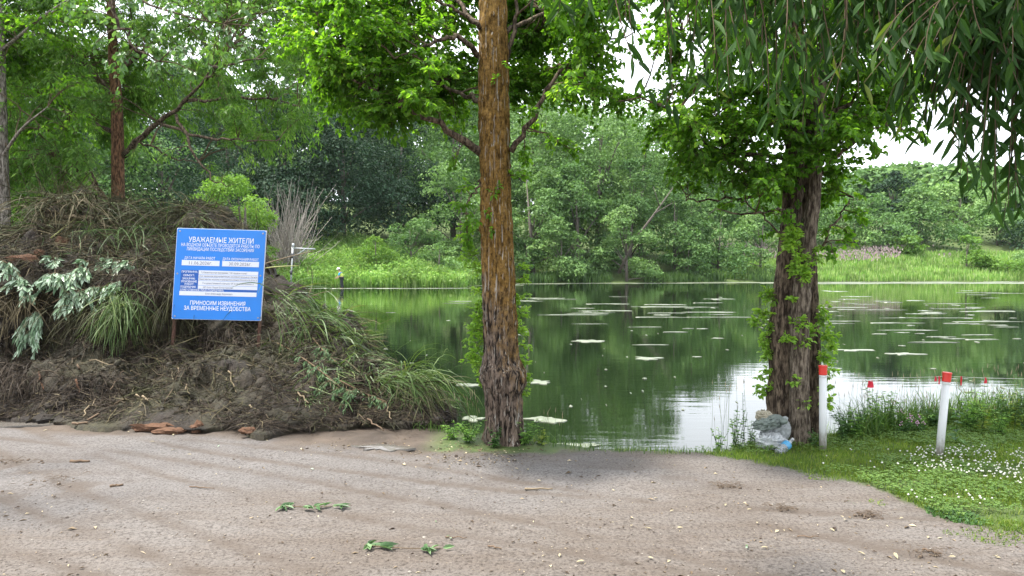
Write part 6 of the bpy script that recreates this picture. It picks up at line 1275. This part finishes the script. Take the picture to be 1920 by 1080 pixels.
mb = MB(); n = 1900; px = rng.uniform(-60, 1980, n); py = 815 + 275 * rng.random(n) ** .8; P = np.array([gnd(a, b) for a, b in zip(px, py)]); P = P[(verge_mask(P[:, 0], P[:, 1]) < .6) & (pond_dist(P[:, 0], P[:, 1]) > .4)]; n = len(P); P[:, 2] = terrain(P[:, 0], P[:, 1]) + .002; sz = rng.gamma(2, .0018, n).clip(.0015, .012)
V = P[:, None] + OCT[None] * (sz[:, None] * rng.uniform(.6, 1.2, (n, 3)))[:, None, :] * np.array((1, 1, .7)); mb.add(V.reshape(-1, 3), (np.arange(n)[:, None, None] * 6 + OF).reshape(-1, 3), 0, np.repeat(rng.random(n), 6))
tag(mb.build('gravel', rnd_mat('gravel', [(0, (.08, .065, .055)), (.6, (.2, .17, .145)), (1, (.27, .25, .22))], .9)), 'fine gravel on the packed earth', 'gravel', kind='stuff')
CRUMB = flat_mat('dry_crumbs', (.10, .075, .055), .9, .2, .35, 30)
def clod(px, py, w, label, mat=CRUMB):
    g = gnd(px, py); mb = MB()
    for _ in range(12):
        c = g + np.array((rng.normal(0, w * .5), rng.normal(0, w * .35), 0)); s = rng.uniform(.004, .012); V, Fq = [], []
        nu = 8; th = np.arange(nu) * 6.283 / nu; V = np.array([[(s * f * math.cos(t) * rng.uniform(.8, 1.3), s * f * math.sin(t) * rng.uniform(.8, 1.3), s * z) for t in th] for f, z in ((1, -.2), (.9, .35), (.45, .7), (.05, .78))]).reshape(-1, 3) + c; V[:, 2] += zt(c[0], c[1])
        i, j = np.meshgrid(np.arange(3), np.arange(nu), indexing='ij'); j2 = (j + 1) % nu; mb.add(V, np.stack([i * nu + j, i * nu + j2, (i + 1) * nu + j2, (i + 1) * nu + j], -1).reshape(-1, 4))
    for _ in range(30):
        c = g + np.array((rng.normal(0, w * .5), rng.normal(0, w * .35), zt(g[0], g[1]) + .012)); a = rng.random() * 6.28; mb.tube([c, c + (.03 * math.cos(a), .03 * math.sin(a), .01), c + (.06 * math.cos(a + .4), .06 * math.sin(a + .4), 0)], [.0015, .0015, .001], 4)
    tag(tag(mb.build('mud_crumbs', mat), label, 'mud'), kind='stuff')
clod(1365, 913, .10, 'dark mud crumbs in the middle of the right bare earth'); clod(1470, 955, .10, 'dark mud crumbs nearer the verge'); clod(1630, 965, .09, 'dark mud crumbs below the single tuft'); clod(30, 868, .22, 'dark soil spill at the left edge of the road'); clod(100, 905, .25, 'dark soil smear on the left of the road'); clod(1745, 1040, .12, 'dark crumbs at the lower right')
# wet puddle by the heap foot
m = NT('puddle_water'); PUD = m.done(m.pbr((.10, .09, .08), .06, .5, m.bump(m.noise(m.obj(), 20), .08, .01), IOR=1.33)); mb = MB(); g = gnd(715, 841); pad(mb, g[0], g[1], .24, .12, 3, zt(g[0], g[1]) + .006, 40); tag(mb.build('puddle', PUD), 'shallow shiny puddle at the right foot of the heap', 'puddle')
mb = MB(); g = gnd(60, 795); pad(mb, g[0], g[1], .9, .12, 8, zt(g[0], g[1]) + .004, 40); tag(mb.build('puddle', PUD), 'dark wet strip of water along the left foot of the heap', 'puddle')

# ------------------------------------------------------------------ humid summer air
m = NT('haze'); pv_ = m.n('ShaderNodeVolumePrincipled'); pv_.inputs['Color'].default_value = (.86, .93, 1.0, 1); pv_.inputs['Density'].default_value = .00008; pv_.inputs['Anisotropy'].default_value = .3
m.l(pv_.outputs[0], m.out.inputs['Volume'])
hz_ = MB(); hz_.box((0, 250, 31), (1300, 900, 68)); haze = hz_.build('haze', m.m); tag(haze, kind='stuff')
